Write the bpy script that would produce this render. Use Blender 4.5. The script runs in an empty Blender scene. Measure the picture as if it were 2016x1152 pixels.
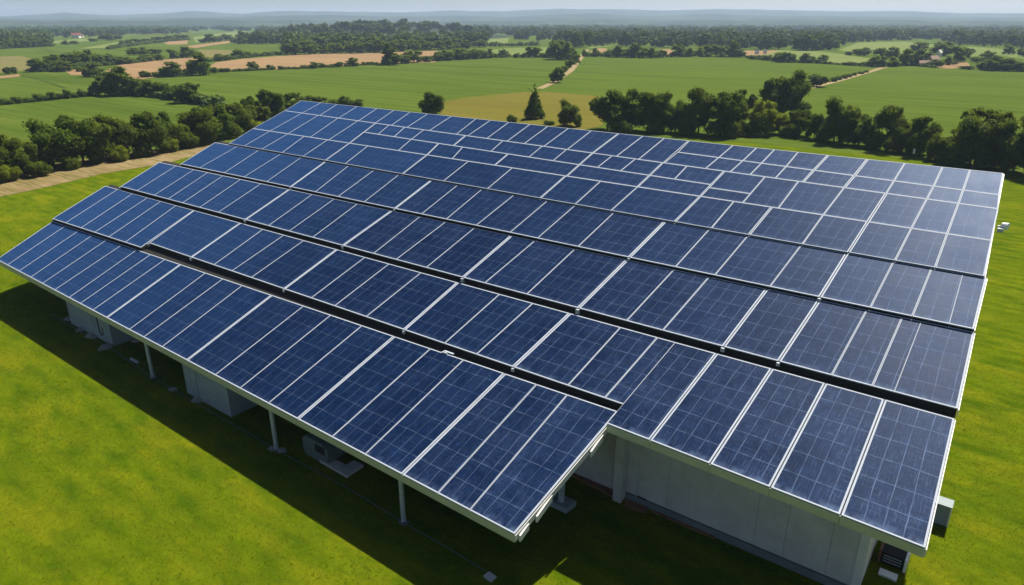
import bpy, math, random
import numpy as np
from mathutils import Matrix, Vector
rnd = random.Random(7)
rng = np.random.default_rng(11)
D = bpy.data
SC = bpy.context.scene
COL = SC.collection

# ------------------------------------------------------------------ camera
CX, CY = 1008.0, 576.0            # image centre of the survey frame (2016 x 1152)
VR = np.array([-960.0, 42.0]) - (CX, CY)     # vanishing point of the roof rows
VC = np.array([2350.0, -830.0]) - (CX, CY)   # vanishing point of the roof slope
F = math.sqrt(-(VR @ VC))
PITCH = math.atan2(CY - 42.0, F)
_U = -np.array([VR[0], VR[1], F]); _U /= np.linalg.norm(_U)
_Z = np.array([0, -math.cos(PITCH), -math.sin(PITCH)])
_Y = np.cross(_Z, _U)
RW = np.array([_U, _Y, _Z])       # camera coords -> world (x along the rows, y up the slope, z up)
H = 22.0                          # drone height
cam = D.cameras.new("camera"); co = D.objects.new("camera", cam); COL.objects.link(co)
r_, u_, b_ = RW @ [1, 0, 0], RW @ [0, -1, 0], RW @ [0, 0, -1]
co.matrix_world = Matrix(((r_[0], u_[0], b_[0], 0), (r_[1], u_[1], b_[1], 0), (r_[2], u_[2], b_[2], H), (0, 0, 0, 1)))
cam.sensor_width = 36.0; cam.lens = F / 2016 * 36.0
cam.clip_start = 0.5; cam.clip_end = 40000
SC.camera = co

# ------------------------------------------------------------------ light
SUN_EL, SUN_AZ = math.radians(53.0), math.radians(0.5)   # sun stands behind the roof (towards +y)
W = D.worlds.new("World"); SC.world = W; W.use_nodes = True
nt = W.node_tree; bg = nt.nodes["Background"]
sky = nt.nodes.new("ShaderNodeTexSky"); sky.sky_type = 'NISHITA'; sky.sun_disc = False
sky.sun_elevation = SUN_EL; sky.sun_rotation = SUN_AZ
sky.altitude = 100; sky.air_density = 0.7; sky.dust_density = 1.5; sky.ozone_density = 1.5
nt.links.new(sky.outputs[0], bg.inputs[0]); bg.inputs[1].default_value = 0.05
sun = D.lights.new("sun", 'SUN'); so = D.objects.new("sun", sun); COL.objects.link(so)
sun.energy = 4.9; sun.angle = math.radians(0.5); sun.color = (1.0, 0.94, 0.84)
so.rotation_euler = Vector((math.sin(SUN_AZ) * math.cos(SUN_EL), math.cos(SUN_AZ) * math.cos(SUN_EL), math.sin(SUN_EL))).to_track_quat('Z', 'Y').to_euler()
SC.view_settings.view_transform = 'Standard'; SC.view_settings.look = 'None'
SC.view_settings.gamma = 1.0; SC.view_settings.exposure = 0.95
SC.cycles.max_bounces = 6; SC.cycles.volume_bounces = 1; SC.cycles.transparent_max_bounces = 8
SC.cycles.diffuse_bounces = 3; SC.cycles.glossy_bounces = 3

# ------------------------------------------------------------------ helpers
def ray(x, y): return RW @ np.array([x - CX, y - CY, F])
def ground(x, y, z=0.0):
    d = ray(x, y); t = (z - H) / d[2]
    return np.array([d[0] * t, d[1] * t, z])
def at_y(x, y, Y):
    d = ray(x, y); t = Y / d[1]
    return np.array([d[0] * t, Y, H + d[2] * t])
def at_dist(x, y, dist):
    d = ray(x, y); t = dist / math.hypot(d[0], d[1])
    return np.array([d[0] * t, d[1] * t, H + d[2] * t])

class MB:
    def __init__(s): s.v = []; s.f = []; s.uv = []
    def quad(s, a, b, c, d, uv=None):
        n = len(s.v); s.v += [tuple(a), tuple(b), tuple(c), tuple(d)]; s.f.append((n, n + 1, n + 2, n + 3))
        s.uv += list(uv) if uv else [(0, 0)] * 4
    def prism(s, pts, dz):
        """pts: counter-clockwise top outline; pushed down by dz"""
        n = len(pts); T = [np.array(p, float) for p in pts]; B = [p - (0, 0, dz) for p in T]
        k = len(s.v); s.v += [tuple(p) for p in T]; s.f.append(tuple(range(k, k + n))); s.uv += [(0, 0)] * n
        k = len(s.v); s.v += [tuple(p) for p in B]; s.f.append(tuple(range(k + n - 1, k - 1, -1))); s.uv += [(0, 0)] * n
        for i in range(n):
            j = (i + 1) % n; s.quad(T[i], B[i], B[j], T[j])
    def box(s, x0, x1, y0, y1, z0, z1):
        s.prism([(x0, y0, z1), (x1, y0, z1), (x1, y1, z1), (x0, y1, z1)], z1 - z0)
    def tube(s, pts, r, n=8, cap=True):
        pts = [np.array(p, float) for p in pts]; rr = r if hasattr(r, '__len__') else [r] * len(pts)
        rings = []
        for i, p in enumerate(pts):
            t = pts[min(i + 1, len(pts) - 1)] - pts[max(i - 1, 0)]; t = t / (np.linalg.norm(t) + 1e-9)
            a = np.cross(t, (0, 0, 1)) if abs(t[2]) < 0.95 else np.cross(t, (1, 0, 0)); a /= np.linalg.norm(a); b = np.cross(t, a)
            k = len(s.v)
            for q in range(n):
                g = 2 * math.pi * q / n; s.v.append(tuple(p + rr[i] * (math.cos(g) * a + math.sin(g) * b)))
            rings.append(k)
        for i in range(len(rings) - 1):
            for q in range(n):
                w = (q + 1) % n
                s.f.append((rings[i] + q, rings[i] + w, rings[i + 1] + w, rings[i + 1] + q)); s.uv += [(0, 0)] * 4
        if cap:
            s.f.append(tuple(rings[0] + q for q in range(n - 1, -1, -1))); s.uv += [(0, 0)] * n
            s.f.append(tuple(rings[-1] + q for q in range(n))); s.uv += [(0, 0)] * n
    def mesh(s, name):
        me = D.meshes.new(name); me.from_pydata(s.v, [], s.f)
        l = me.uv_layers.new(name="UVMap"); l.data.foreach_set("uv", np.array(s.uv, dtype=np.float32).ravel())
        me.update(); return me
    def build(s, name, mat, parent=None, bevel=0.0, smooth=False):
        me = s.mesh(name); me.materials.append(mat)
        o = D.objects.new(name, me); COL.objects.link(o)
        if parent is not None:
            o.parent = parent; o.matrix_parent_inverse = Matrix.Translation(-Vector(parent.location))
        if bevel:
            m = o.modifiers.new("bevel", 'BEVEL'); m.width = bevel; m.segments = 2; m.limit_method = 'ANGLE'
        if smooth:
            for p in me.polygons: p.use_smooth = True
        return o
def tag(o, label=None, cat=None, group=None, kind=None):
    if label: o["label"] = label
    if cat: o["category"] = cat
    if group: o["group"] = group
    if kind: o["kind"] = kind
    return o
def empty(name, loc, label, cat, group=None):
    o = D.objects.new(name, None); COL.objects.link(o); o.location = loc; o.empty_display_size = 0.3
    return tag(o, label, cat, group)

# ------------------------------------------------------------------ materials
class NT:
    def __init__(s, name):
        s.m = D.materials.new(name); s.m.use_nodes = True; s.t = s.m.node_tree; s.p = s.t.nodes["Principled BSDF"]; s.out = s.t.nodes["Material Output"]
    def n(s, typ, **kw):
        x = s.t.nodes.new(typ)
        for k, v in kw.items():
            if k.startswith('i_'):
                key = k[2:]; x.inputs[int(key) if key.isdigit() else key].default_value = v
            else: setattr(x, k, v)
        return x
    def l(s, a, b): s.t.links.new(a, b)
    def math(s, op, a, b=None, c=None, clamp=False):
        x = s.n("ShaderNodeMath", operation=op); x.use_clamp = clamp
        for i, v in enumerate((a, b, c)):
            if v is None: continue
            if isinstance(v, (int, float)): x.inputs[i].default_value = v
            else: s.l(v, x.inputs[i])
        return x.outputs[0]
    def mix(s, f, a, b, blend='MIX'):
        x = s.n("ShaderNodeMix", data_type='RGBA', blend_type=blend)
        for i, v in ((0, f), (6, a), (7, b)):
            if isinstance(v, (int, float)): x.inputs[i].default_value = v
            elif isinstance(v, tuple): x.inputs[i].default_value = v if len(v) == 4 else (*v, 1)
            else: s.l(v, x.inputs[i])
        return x.outputs[2]
    def ramp(s, f, stops):
        x = s.n("ShaderNodeValToRGB"); e = x.color_ramp.elements
        while len(e) < len(stops): e.new(0.5)
        for q, (p, c) in zip(e, stops):
            q.position = p; q.color = (*c, 1) if len(c) == 3 else c
        s.l(f, x.inputs[0]); return x.outputs[0]
    def maprange(s, v, a, b, c, d):
        x = s.n("ShaderNodeMapRange", i_1=a, i_2=b, i_3=c, i_4=d); s.l(v, x.inputs[0]); return x.outputs[0]
    def noise(s, vec, scale, detail=4, rough=0.55, dist=0.0):
        x = s.n("ShaderNodeTexNoise", i_Scale=scale, i_Detail=detail, i_Roughness=rough, i_Distortion=dist)
        if vec is not None: s.l(vec, x.inputs["Vector"])
        return x.outputs[0]
    def mapping(s, vec, scale=(1, 1, 1), rot=(0, 0, 0), loc=(0, 0, 0)):
        x = s.n("ShaderNodeMapping"); s.l(vec, x.inputs[0]); x.inputs["Scale"].default_value = scale; x.inputs["Rotation"].default_value = rot; x.inputs["Location"].default_value = loc
        return x.outputs[0]
    def pos(s): return s.n("ShaderNodeNewGeometry").outputs["Position"]
    def set(s, **kw):
        for k, v in kw.items():
            k = k.replace('_', ' ')
            if hasattr(v, 'is_linked'): s.l(v, s.p.inputs[k])
            else: s.p.inputs[k].default_value = (*v, 1) if isinstance(v, tuple) and len(v) == 3 else v
    def bump(s, h, strength, dist=0.05):
        x = s.n("ShaderNodeBump", i_Strength=strength, i_Distance=dist); s.l(h, x.inputs["Height"]); s.l(x.outputs[0], s.p.inputs["Normal"])

def mat_plain(name, colr, rough=0.6, metal=0.0, var=0.15, scale=3.0, spec=0.4):
    n = NT(name); p = n.pos(); a = n.noise(p, scale, 6, 0.6)
    lo = tuple(max(0, c * (1 - var)) for c in colr); hi = tuple(c * (1 + var) for c in colr)
    n.set(Base_Color=n.ramp(a, [(0.3, lo), (0.7, hi)]), Metallic=metal, Specular_IOR_Level=spec)
    n.set(Roughness=n.maprange(a, 0.3, 0.7, rough - 0.08, rough + 0.08))
    return n.m

M = {}
M['frame'] = mat_plain('aluminium_frame', (0.38, 0.42, 0.48), 0.6, 0.0, 0.10, 2.0, 0.10)
M['trim'] = mat_plain('painted_trim', (0.62, 0.61, 0.56), 0.5, 0.0, 0.1, 1.5)
M['fascia'] = mat_plain('fascia_metal', (0.46, 0.47, 0.30), 0.5, 0.0, 0.10, 0.8)  # olive tint: light bounced off the grass, painted into the metal's colour
M['deck'] = mat_plain('roof_underlay', (0.012, 0.011, 0.009), 0.9, 0, 0.3, 4)
M['steel'] = mat_plain('galvanised_steel', (0.42, 0.46, 0.48), 0.5, 0.3, 0.15, 6)
M['dark_steel'] = mat_plain('weathered_cable', (0.10, 0.11, 0.11), 0.7, 0, 0.2, 6)
M['timber'] = mat_plain('weathered_timber', (0.20, 0.09, 0.045), 0.8, 0, 0.35, 5)
M['dark'] = mat_plain('dark_void', (0.01, 0.01, 0.01), 0.8, 0, 0.2, 5)
M['bark'] = mat_plain('bark', (0.07, 0.05, 0.035), 0.9, 0, 0.35, 4)
M['stone'] = mat_plain('pale_stone', (0.24, 0.23, 0.20), 0.9, 0, 0.2, 9)
M['white'] = mat_plain('white_paint', (0.75, 0.75, 0.72), 0.5, 0, 0.06, 4)
M['redtile'] = mat_plain('red_roof_tiles', (0.30, 0.09, 0.06), 0.8, 0, 0.2, 1)
M['browntile'] = mat_plain('brown_roof_tiles', (0.28, 0.17, 0.11), 0.8, 0, 0.2, 1)
M['cream'] = mat_plain('cream_render', (0.62, 0.56, 0.47), 0.85, 0, 0.08, 0.9)
M['bin'] = mat_plain('grey_green_plastic', (0.10, 0.13, 0.12), 0.6, 0, 0.15, 3)

def mat_concrete(name, colr):
    n = NT(name); p = n.pos()
    a = n.noise(p, 0.9, 8, 0.65); b = n.noise(n.mapping(p, (2.2, 2.2, 0.25)), 2.0, 5, 0.6); g = n.noise(p, 30, 3)
    c = n.ramp(a, [(0.3, tuple(x * 0.82 for x in colr)), (0.7, tuple(x * 1.12 for x in colr))])
    c = n.mix(n.maprange(b, 0.52, 0.75, 0, 0.22), c, tuple(x * 0.6 for x in colr))
    n.set(Base_Color=c, Roughness=0.85); n.bump(g, 0.25, 0.01); return n.m
M['concrete'] = mat_concrete('concrete_wall', (0.50, 0.48, 0.44))
M['concrete2'] = mat_concrete('concrete_pier', (0.25, 0.30, 0.31))
M['plinth'] = mat_concrete('concrete_plinth', (0.15, 0.165, 0.16))

def mat_cells():
    n = NT('solar_cells')
    uv = n.n("ShaderNodeUVMap").outputs[0]
    sep = n.n("ShaderNodeSeparateXYZ"); n.l(uv, sep.inputs[0]); U, V = sep.outputs[0], sep.outputs[1]
    oi = n.n("ShaderNodeObjectInfo"); R = oi.outputs["Random"]
    glint_wear = n.n("ShaderNodeAttribute", attribute_type='OBJECT', attribute_name='wear').outputs["Fac"]  # scratch and dust strength, with sun glint painted into the right-hand panels
    off = n.n("ShaderNodeCombineXYZ"); n.l(n.math('MULTIPLY', R, 91.0), off.inputs[0]); n.l(n.math('MULTIPLY', R, 57.0), off.inputs[1])
    add = n.n("ShaderNodeVectorMath", operation='ADD'); n.l(uv, add.inputs[0]); n.l(off.outputs[0], add.inputs[1]); P = add.outputs[0]
    # lines wander a little
    wob = n.math('MULTIPLY', n.math('SUBTRACT', n.noise(n.mapping(P, (1.2, 0.5, 1)), 1.0, 2), 0.5), 0.10)
    wob2 = n.math('MULTIPLY', n.math('SUBTRACT', n.noise(n.mapping(P, (0.6, 1.2, 1), loc=(7, 3, 0)), 1.0, 2), 0.5), 0.12)
    Uw, Vw = n.math('ADD', U, wob), n.math('ADD', V, wob2)
    def lines(x, period, width, phase=0.0):
        f = n.math('FRACT', n.math('DIVIDE', n.math('ADD', x, phase), period))
        d = n.math('MULTIPLY', n.math('SUBTRACT', 0.5, n.math('ABSOLUTE', n.math('SUBTRACT', f, 0.5))), period)
        return n.maprange(d, width * 0.4, width, 1, 0)
    patch = n.noise(n.mapping(P, (0.8, 0.7, 1), loc=(3, 9, 0)), 1.3, 4, 0.6)
    patch2 = n.noise(n.mapping(P, (1.3, 0.9, 1), loc=(13, 5, 0)), 2.3, 4, 0.6)
    lu = n.math('MULTIPLY', lines(Uw, 0.68, 0.022, 0.02), n.maprange(patch, 0.35, 0.62, 0.25, 0.9))
    lv = n.math('MULTIPLY', lines(Vw, 1.12, 0.028, 0.1), n.maprange(patch2, 0.35, 0.62, 0.2, 0.75))
    lf = n.math('MULTIPLY', lines(Uw, 0.136, 0.016), n.maprange(patch2, 0.45, 0.70, 0.0, 0.30))
    lh = n.math('MULTIPLY', lines(Vw, 0.28, 0.02), n.maprange(patch, 0.48, 0.70, 0.0, 0.30))
    # fine scratches and dried dust along and across the slope
    s1 = n.maprange(n.noise(n.mapping(P, (22, 1.4, 1)), 1.0, 4, 0.7), 0.53, 0.76, 0, 0.70)
    s2 = n.maprange(n.noise(n.mapping(P, (1.6, 17, 1), loc=(4, 4, 0)), 1.0, 4, 0.7), 0.55, 0.78, 0, 0.60)
    spk = n.maprange(n.noise(P, 10, 4, 0.75), 0.62, 0.78, 0, 0.7)
    grid = n.math('MAXIMUM', n.math('MAXIMUM', lu, lv), n.math('MAXIMUM', lf, lh))
    scr = n.math('MAXIMUM', n.math('MAXIMUM', s1, s2), spk)
    cloud = n.noise(n.mapping(P, (0.5, 0.35, 1), loc=(1, 2, 0)), 1.2, 5, 0.6)
    scr = n.math('MULTIPLY', scr, n.maprange(cloud, 0.35, 0.65, 0.15, 1.0))
    w2 = n.math('ADD', n.math('MULTIPLY', glint_wear, 0.95), 0.08)
    edge = n.math('MULTIPLY', n.maprange(V, 0.02, 0.34, 1, 0), n.maprange(n.noise(n.mapping(P, (2.2, 1.2, 1)), 1.0, 4, 0.65), 0.38, 0.66, 0.0, 0.75))
    scr = n.math('MAXIMUM', scr, edge)
    glint_dust = n.math('MAXIMUM', n.math('MULTIPLY', grid, n.math('ADD', n.math('MULTIPLY', glint_wear, 0.50), 0.32)), n.math('MULTIPLY', scr, w2), clamp=True)  # lines, scratches and dust, brightened by the painted sun glint
    cellv = n.n("ShaderNodeTexVoronoi", i_Scale=7.0); n.l(n.mapping(P, (1, 0.7, 1)), cellv.inputs["Vector"])
    blue = n.mix(n.maprange(cloud, 0.3, 0.7, 0, 1), (0.0010, 0.0074, 0.032), (0.0019, 0.0130, 0.055))
    blue = n.mix(n.math('MULTIPLY', n.maprange(cellv.outputs["Color"], 0, 1, 0, 1), 0.25), blue, (0.006, 0.028, 0.10))
    blue = n.mix(n.maprange(R, 0, 1, 0.0, 0.35), blue, (0.0018, 0.010, 0.040))
    haze = n.math('MULTIPLY', n.maprange(cloud, 0.35, 0.7, 0.3, 1.0), n.math('MULTIPLY', glint_wear, 0.10))  # pale veil over the cells, following the painted glint
    mot = n.noise(n.mapping(P, (3.5, 2.2, 1), loc=(8, 1, 0)), 1.0, 5, 0.7)
    blue = n.mix(n.maprange(mot, 0.36, 0.66, 0.55, 0.0), blue, (0.0006, 0.0040, 0.017))
    blue = n.mix(n.maprange(mot, 0.56, 0.74, 0.0, 0.35), blue, (0.010, 0.038, 0.125))
    sky_sheen = n.n("ShaderNodeAttribute", attribute_type='OBJECT', attribute_name='tone').outputs["Fac"]  # lighter blue for far-left and rear panels: sky reflection painted into the colour
    blue = n.mix(n.math('MULTIPLY', sky_sheen, 0.85), blue, (0.012, 0.050, 0.150))
    c = n.mix(haze, blue, (0.12, 0.18, 0.34))  # haze here is the pale veil that follows the painted glint
    c = n.mix(n.math('MULTIPLY', glint_dust, 0.74), c, (0.19, 0.27, 0.43))
    # anti-reflective glass: matt blue cells under a faint, bluish, slightly blurred reflection
    df = n.n("ShaderNodeBsdfDiffuse"); n.l(c, df.inputs["Color"])
    gl = n.n("ShaderNodeBsdfGlossy"); gl.inputs["Color"].default_value = (0.72, 0.82, 1.0, 1)
    n.l(n.math('ADD', n.math('MULTIPLY', glint_dust, 0.10), n.maprange(cloud, 0.3, 0.7, 0.42, 0.48)), gl.inputs["Roughness"])
    fr = n.n("ShaderNodeFresnel", i_IOR=1.30); mx = n.n("ShaderNodeMixShader")
    n.l(n.math('MULTIPLY', fr.outputs[0], 0.235), mx.inputs[0]); n.l(df.outputs[0], mx.inputs[1]); n.l(gl.outputs[0], mx.inputs[2]); n.l(mx.outputs[0], n.out.inputs[0])
    return n.m
M['cells'] = mat_cells()

def mat_lawn():
    n = NT('lawn'); p = n.pos()
    big = n.noise(p, 0.06, 4, 0.6); mid = n.noise(n.mapping(p, (0.5, 1.0, 1), rot=(0, 0, 0.35)), 0.8, 7, 0.70); fine = n.noise(p, 3.2, 8, 0.80)
    ydry = n.noise(n.mapping(p, (0.35, 0.8, 1), rot=(0, 0, 0.35), loc=(5, 5, 0)), 0.5, 5, 0.65)
    wav = n.n("ShaderNodeTexWave", i_Scale=0.22, i_Distortion=0.8, i_Detail=2.0); wav.bands_direction = 'Y'; n.l(p, wav.inputs[0])
    c = n.mix(n.maprange(mid, 0.38, 0.62, 0, 1), (0.033, 0.074, 0.0015), (0.104, 0.144, 0.003))
    c = n.mix(n.maprange(ydry, 0.5, 0.66, 0, 0.7), c, (0.18, 0.175, 0.006))
    c = n.mix(n.maprange(fine, 0.38, 0.66, 0.0, 0.62), c, (0.024, 0.044, 0.0015))
    c = n.mix(n.maprange(big, 0.35, 0.65, 0, 0.3), c, (0.08, 0.105, 0.002))
    c = n.mix(n.math('MULTIPLY', wav.outputs[1], 0.20), c, (0.135, 0.145, 0.006))
    n.set(Base_Color=c, Roughness=1.0, Specular_IOR_Level=0.0)
    h = n.math('ADD', n.math('MULTIPLY', fine, 0.6), mid); n.bump(h, 0.8, 0.12); return n.m
M['lawn'] = mat_lawn()

def mat_field(name, c1, c2, c3, rot=0.3, s=1.0):
    n = NT(name); p = n.pos()
    a = n.noise(p, 0.012 * s, 5, 0.6); b = n.noise(n.mapping(p, (0.02 * s, 0.35 * s, 1), rot=(0, 0, rot)), 1.0, 4, 0.6); f = n.noise(p, 1.1, 5, 0.7)
    st = n.noise(n.mapping(p, (0.004, 0.06, 1), rot=(0, 0, rot + 0.5)), 1.0, 3, 0.5)
    c = n.mix(n.maprange(a, 0.35, 0.65, 0, 1), c1, c2)
    c = n.mix(n.maprange(b, 0.40, 0.64, 0, 0.9), c, c3)
    c = n.mix(n.maprange(st, 0.52, 0.66, 0, 0.6), c, tuple(x * 0.85 for x in c1))
    c = n.mix(n.maprange(f, 0.4, 0.7, 0, 0.3), c, tuple(x * 0.62 for x in c1))
    n.set(Base_Color=c, Roughness=1.0, Specular_IOR_Level=0.0); n.bump(f, 0.6, 0.3); return n.m
M['field'] = mat_field('green_field', (0.048, 0.082, 0.009), (0.068, 0.103, 0.012), (0.090, 0.120, 0.018))
M['pasture'] = mat_field('light_pasture', (0.11, 0.15, 0.040), (0.13, 0.165, 0.045), (0.16, 0.18, 0.06), 0.9)
M['dry'] = mat_field('dry_grass', (0.125, 0.108, 0.020), (0.150, 0.118, 0.024), (0.095, 0.105, 0.018), 0.5, 2.0)
M['wheat'] = mat_field('stubble', (0.235, 0.150, 0.078), (0.27, 0.18, 0.095), (0.20, 0.135, 0.07), 0.2, 1.0)
M['verge'] = mat_field('dry_verge', (0.19, 0.138, 0.062), (0.26, 0.19, 0.10), (0.095, 0.092, 0.025), 1.5, 6.0)
M['track'] = mat_field('sandy_track', (0.27, 0.205, 0.11), (0.32, 0.25, 0.14), (0.18, 0.15, 0.07), 0.2, 3.0)
M['moor'] = mat_field('brown_meadow', (0.14, 0.125, 0.045), (0.12, 0.125, 0.04), (0.17, 0.14, 0.06), 0.2, 1.0)

def mat_leaf(name, c1, c2, c3, tr=0.25, attr=False):
    n = NT(name); p = n.pos()
    if attr: R = n.n("ShaderNodeAttribute", attribute_name='tint').outputs["Fac"]
    else: R = n.n("ShaderNodeObjectInfo").outputs["Random"]
    a = n.noise(p, 0.9 if not attr else 0.25, 3, 0.6)
    c = n.mix(n.maprange(a, 0.35, 0.65, 0, 1), c1, c2)
    c = n.mix(n.maprange(R, 0.0, 1.0, 0, 0.75), c, c3)
    n.set(Base_Color=c, Roughness=0.8, Specular_IOR_Level=0.06)
    t = n.n("ShaderNodeBsdfTranslucent"); tc = n.mix(0.6, c, (0.17, 0.22, 0.012)); n.l(tc, t.inputs[0])
    mx = n.n("ShaderNodeMixShader"); mx.inputs[0].default_value = tr
    n.l(n.p.outputs[0], mx.inputs[1]); n.l(t.outputs[0], mx.inputs[2]); n.l(mx.outputs[0], n.out.inputs[0]); return n.m
M['leaf_dark'] = mat_leaf('foliage_dark', (0.042, 0.080, 0.009), (0.105, 0.152, 0.013), (0.070, 0.102, 0.011), 0.38)
M['leaf_mid'] = mat_leaf('foliage_mid', (0.060, 0.098, 0.010), (0.130, 0.168, 0.015), (0.09, 0.115, 0.013), 0.42)
M['leaf_light'] = mat_leaf('foliage_light', (0.17, 0.22, 0.016), (0.27, 0.30, 0.022), (0.22, 0.25, 0.02), 0.50)
M['leaf_wood'] = mat_leaf('foliage_woodland', (0.026, 0.060, 0.014), (0.050, 0.092, 0.018), (0.115, 0.155, 0.030), 0.18, True)
M['blade'] = mat_leaf('grass_blades', (0.082, 0.138, 0.003), (0.13, 0.178, 0.005), (0.18, 0.195, 0.007), 0.45, True)

# ------------------------------------------------------------------ ground, fields, tracks
def sheet(name, pts, z, mat, label=None, world=False):
    P = [(p[0], p[1], z) for p in pts] if world else [tuple(ground(x, y)[:2]) + (z,) for x, y in pts]
    me = D.meshes.new(name); me.from_pydata(P, [], [tuple(range(len(P)))])
    me.update()
    if me.polygons[0].normal.z < 0: me.flip_normals()
    me.materials.append(mat); o = D.objects.new(name, me); COL.objects.link(o)
    tag(o, label, None, None, 'structure'); return o
RG = 6700.0
sheet('ground', [(RG * math.cos(a), RG * math.sin(a)) for a in np.linspace(0, 2 * math.pi, 65)[:-1]], 0.0, M['field'], world=True)
lawn_edge = [(-122, -70), (60, -70), (120, 20), (120, 118), (40, 126), (5, 132), (-20, 137), (-45, 137), (-62, 132), (-85, 134), (-104, 128), (-118, 100), (-121, 66), (-122, 30)]
sheet('lawn', lawn_edge, 0.02, M['lawn'], world=True)
sheet('dry_meadow', [(860, 204), (905, 194), (960, 188), (1030, 182), (1065, 181), (1110, 184), (1180, 190), (1190, 215), (1185, 248), (1120, 262), (1000, 245), (870, 236)], 0.05, M['dry'])
sheet('stubble_field', [(200, 146), (215, 136), (240, 127), (280, 122), (330, 117), (390, 113), (392, 128), (384, 143), (330, 150), (278, 156), (225, 154)], 0.06, M['wheat'])
sheet('stubble_field', [(412, 131), (425, 123), (470, 117), (520, 113), (600, 107), (680, 105), (760, 104), (800, 102), (862, 100), (868, 110), (857, 123), (800, 125), (740, 127), (640, 132), (540, 137), (450, 140)], 0.06, M['wheat'])
sheet('stubble_field', [(128, 141), (150, 136), (168, 134), (169, 148), (140, 148)], 0.06, M['wheat'])
sheet('stubble_field', [(0, 150), (38, 146), (40, 151), (0, 155)], 0.06, M['wheat'])
sheet('stubble_field', [(322, 84), (345, 80), (370, 78), (369, 87), (330, 88)], 0.06, M['wheat'])
sheet('stubble_field', [(362, 92), (400, 87), (454, 80), (452, 85), (420, 89), (385, 95)], 0.06, M['wheat'])
sheet('stubble_field', [(1296, 98), (1326, 97), (1326, 112), (1308, 112)], 0.06, M['wheat'])
sheet('stubble_field', [(1462, 100), (1535, 100), (1505, 108), (1470, 110)], 0.06, M['wheat'])
sheet('stubble_field', [(1845, 130), (1860, 125), (1906, 123), (1910, 132), (1870, 136), (1845, 134)], 0.06, M['wheat'])
sheet('stubble_field', [(1160, 102), (1180, 95), (1196, 96), (1190, 105), (1180, 108)], 0.06, M['wheat'])
sheet('brown_meadow', [(0, 112), (40, 110), (62, 116), (62, 139), (30, 141), (0, 144)], 0.05, M['moor'])
sheet('brown_meadow', [(390, 98), (430, 98), (465, 100), (450, 107), (420, 114), (402, 112)], 0.05, M['moor'])
for q in ([(955, 93), (957, 77), (1002, 75), (998, 91)], [(950, 100), (1000, 95), (1085, 93), (1088, 112), (985, 114)], [(380, 73), (430, 66), (482, 60), (486, 72), (440, 80), (385, 84)],
          [(1490, 103), (1520, 99), (1610, 101), (1660, 107), (1745, 121), (1742, 126), (1650, 124), (1560, 117), (1495, 112)], [(1650, 99), (1690, 84), (1780, 82), (1840, 88), (1830, 95), (1760, 108), (1690, 104)],
          [(1895, 112), (1905, 92), (2016, 100), (2016, 116), (1960, 108)], [(120, 60), (180, 56), (184, 60), (130, 64)], [(245, 58), (290, 55), (330, 55), (320, 59), (250, 62)], [(0, 65), (30, 62), (34, 66), (0, 69)],
          [(0, 83), (12, 82), (10, 87), (0, 88)], [(95, 82), (190, 74), (192, 80), (110, 86)], [(0, 46), (50, 43), (50, 46), (0, 48)], [(150, 97), (250, 80), (310, 73), (312, 80), (240, 93)], [(500, 55), (600, 51), (604, 54), (510, 58)],
          [(1240, 88), (1150, 96), (1165, 92)], [(1860, 56), (1890, 54), (1893, 58), (1864, 60)], [(1330, 56), (1370, 58), (1368, 61), (1330, 60)], [(1700, 64), (1760, 62), (1762, 65), (1705, 67)]):
    sheet('pasture', q, 0.05, M['pasture'])
sheet('verge', [(-60, 362), (0, 345), (100, 323), (200, 310), (300, 295), (420, 280), (440, 290), (330, 322), (260, 333), (200, 343), (150, 355), (100, 367), (50, 378), (0, 388), (-60, 404)], 0.05, M['verge'])
def ribbon(name, pts, w, z, mat):
    P = [ground(*p) for p in pts]; L, Rr = [], []
    for i, p in enumerate(P):
        t = P[min(i + 1, len(P) - 1)] - P[max(i - 1, 0)]; t /= np.linalg.norm(t); nrm = np.array([-t[1], t[0], 0]); ww = w * (0.85 + 0.3 * rnd.random())
        L.append(p + nrm * ww / 2 + (0, 0, z)); Rr.append(p - nrm * ww / 2 + (0, 0, z))
    b = MB()
    for i in range(len(P) - 1): b.quad(Rr[i], Rr[i + 1], L[i + 1], L[i])
    o = b.build(name, mat); tag(o, kind='structure'); return o
ribbon('track', [(1062, 175), (1078, 168), (1096, 159), (1107, 151), (1122, 141), (1131, 131), (1140, 120), (1147, 110), (1150, 104), (1158, 98)], 3.0, 0.08, M['track'])
ribbon('track', [(1560, 186), (1582, 177), (1608, 170), (1640, 162), (1680, 151), (1715, 141), (1742, 132)], 3.2, 0.08, M['track'])
ribbon('ditch', [(40, 148), (62, 153), (85, 159), (110, 167), (130, 174)], 1.2, 0.08, M['leaf_dark'])
ribbon('ditch', [(86, 94), (94, 98), (104, 103)], 2.2, 0.08, M['leaf_dark'])

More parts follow.
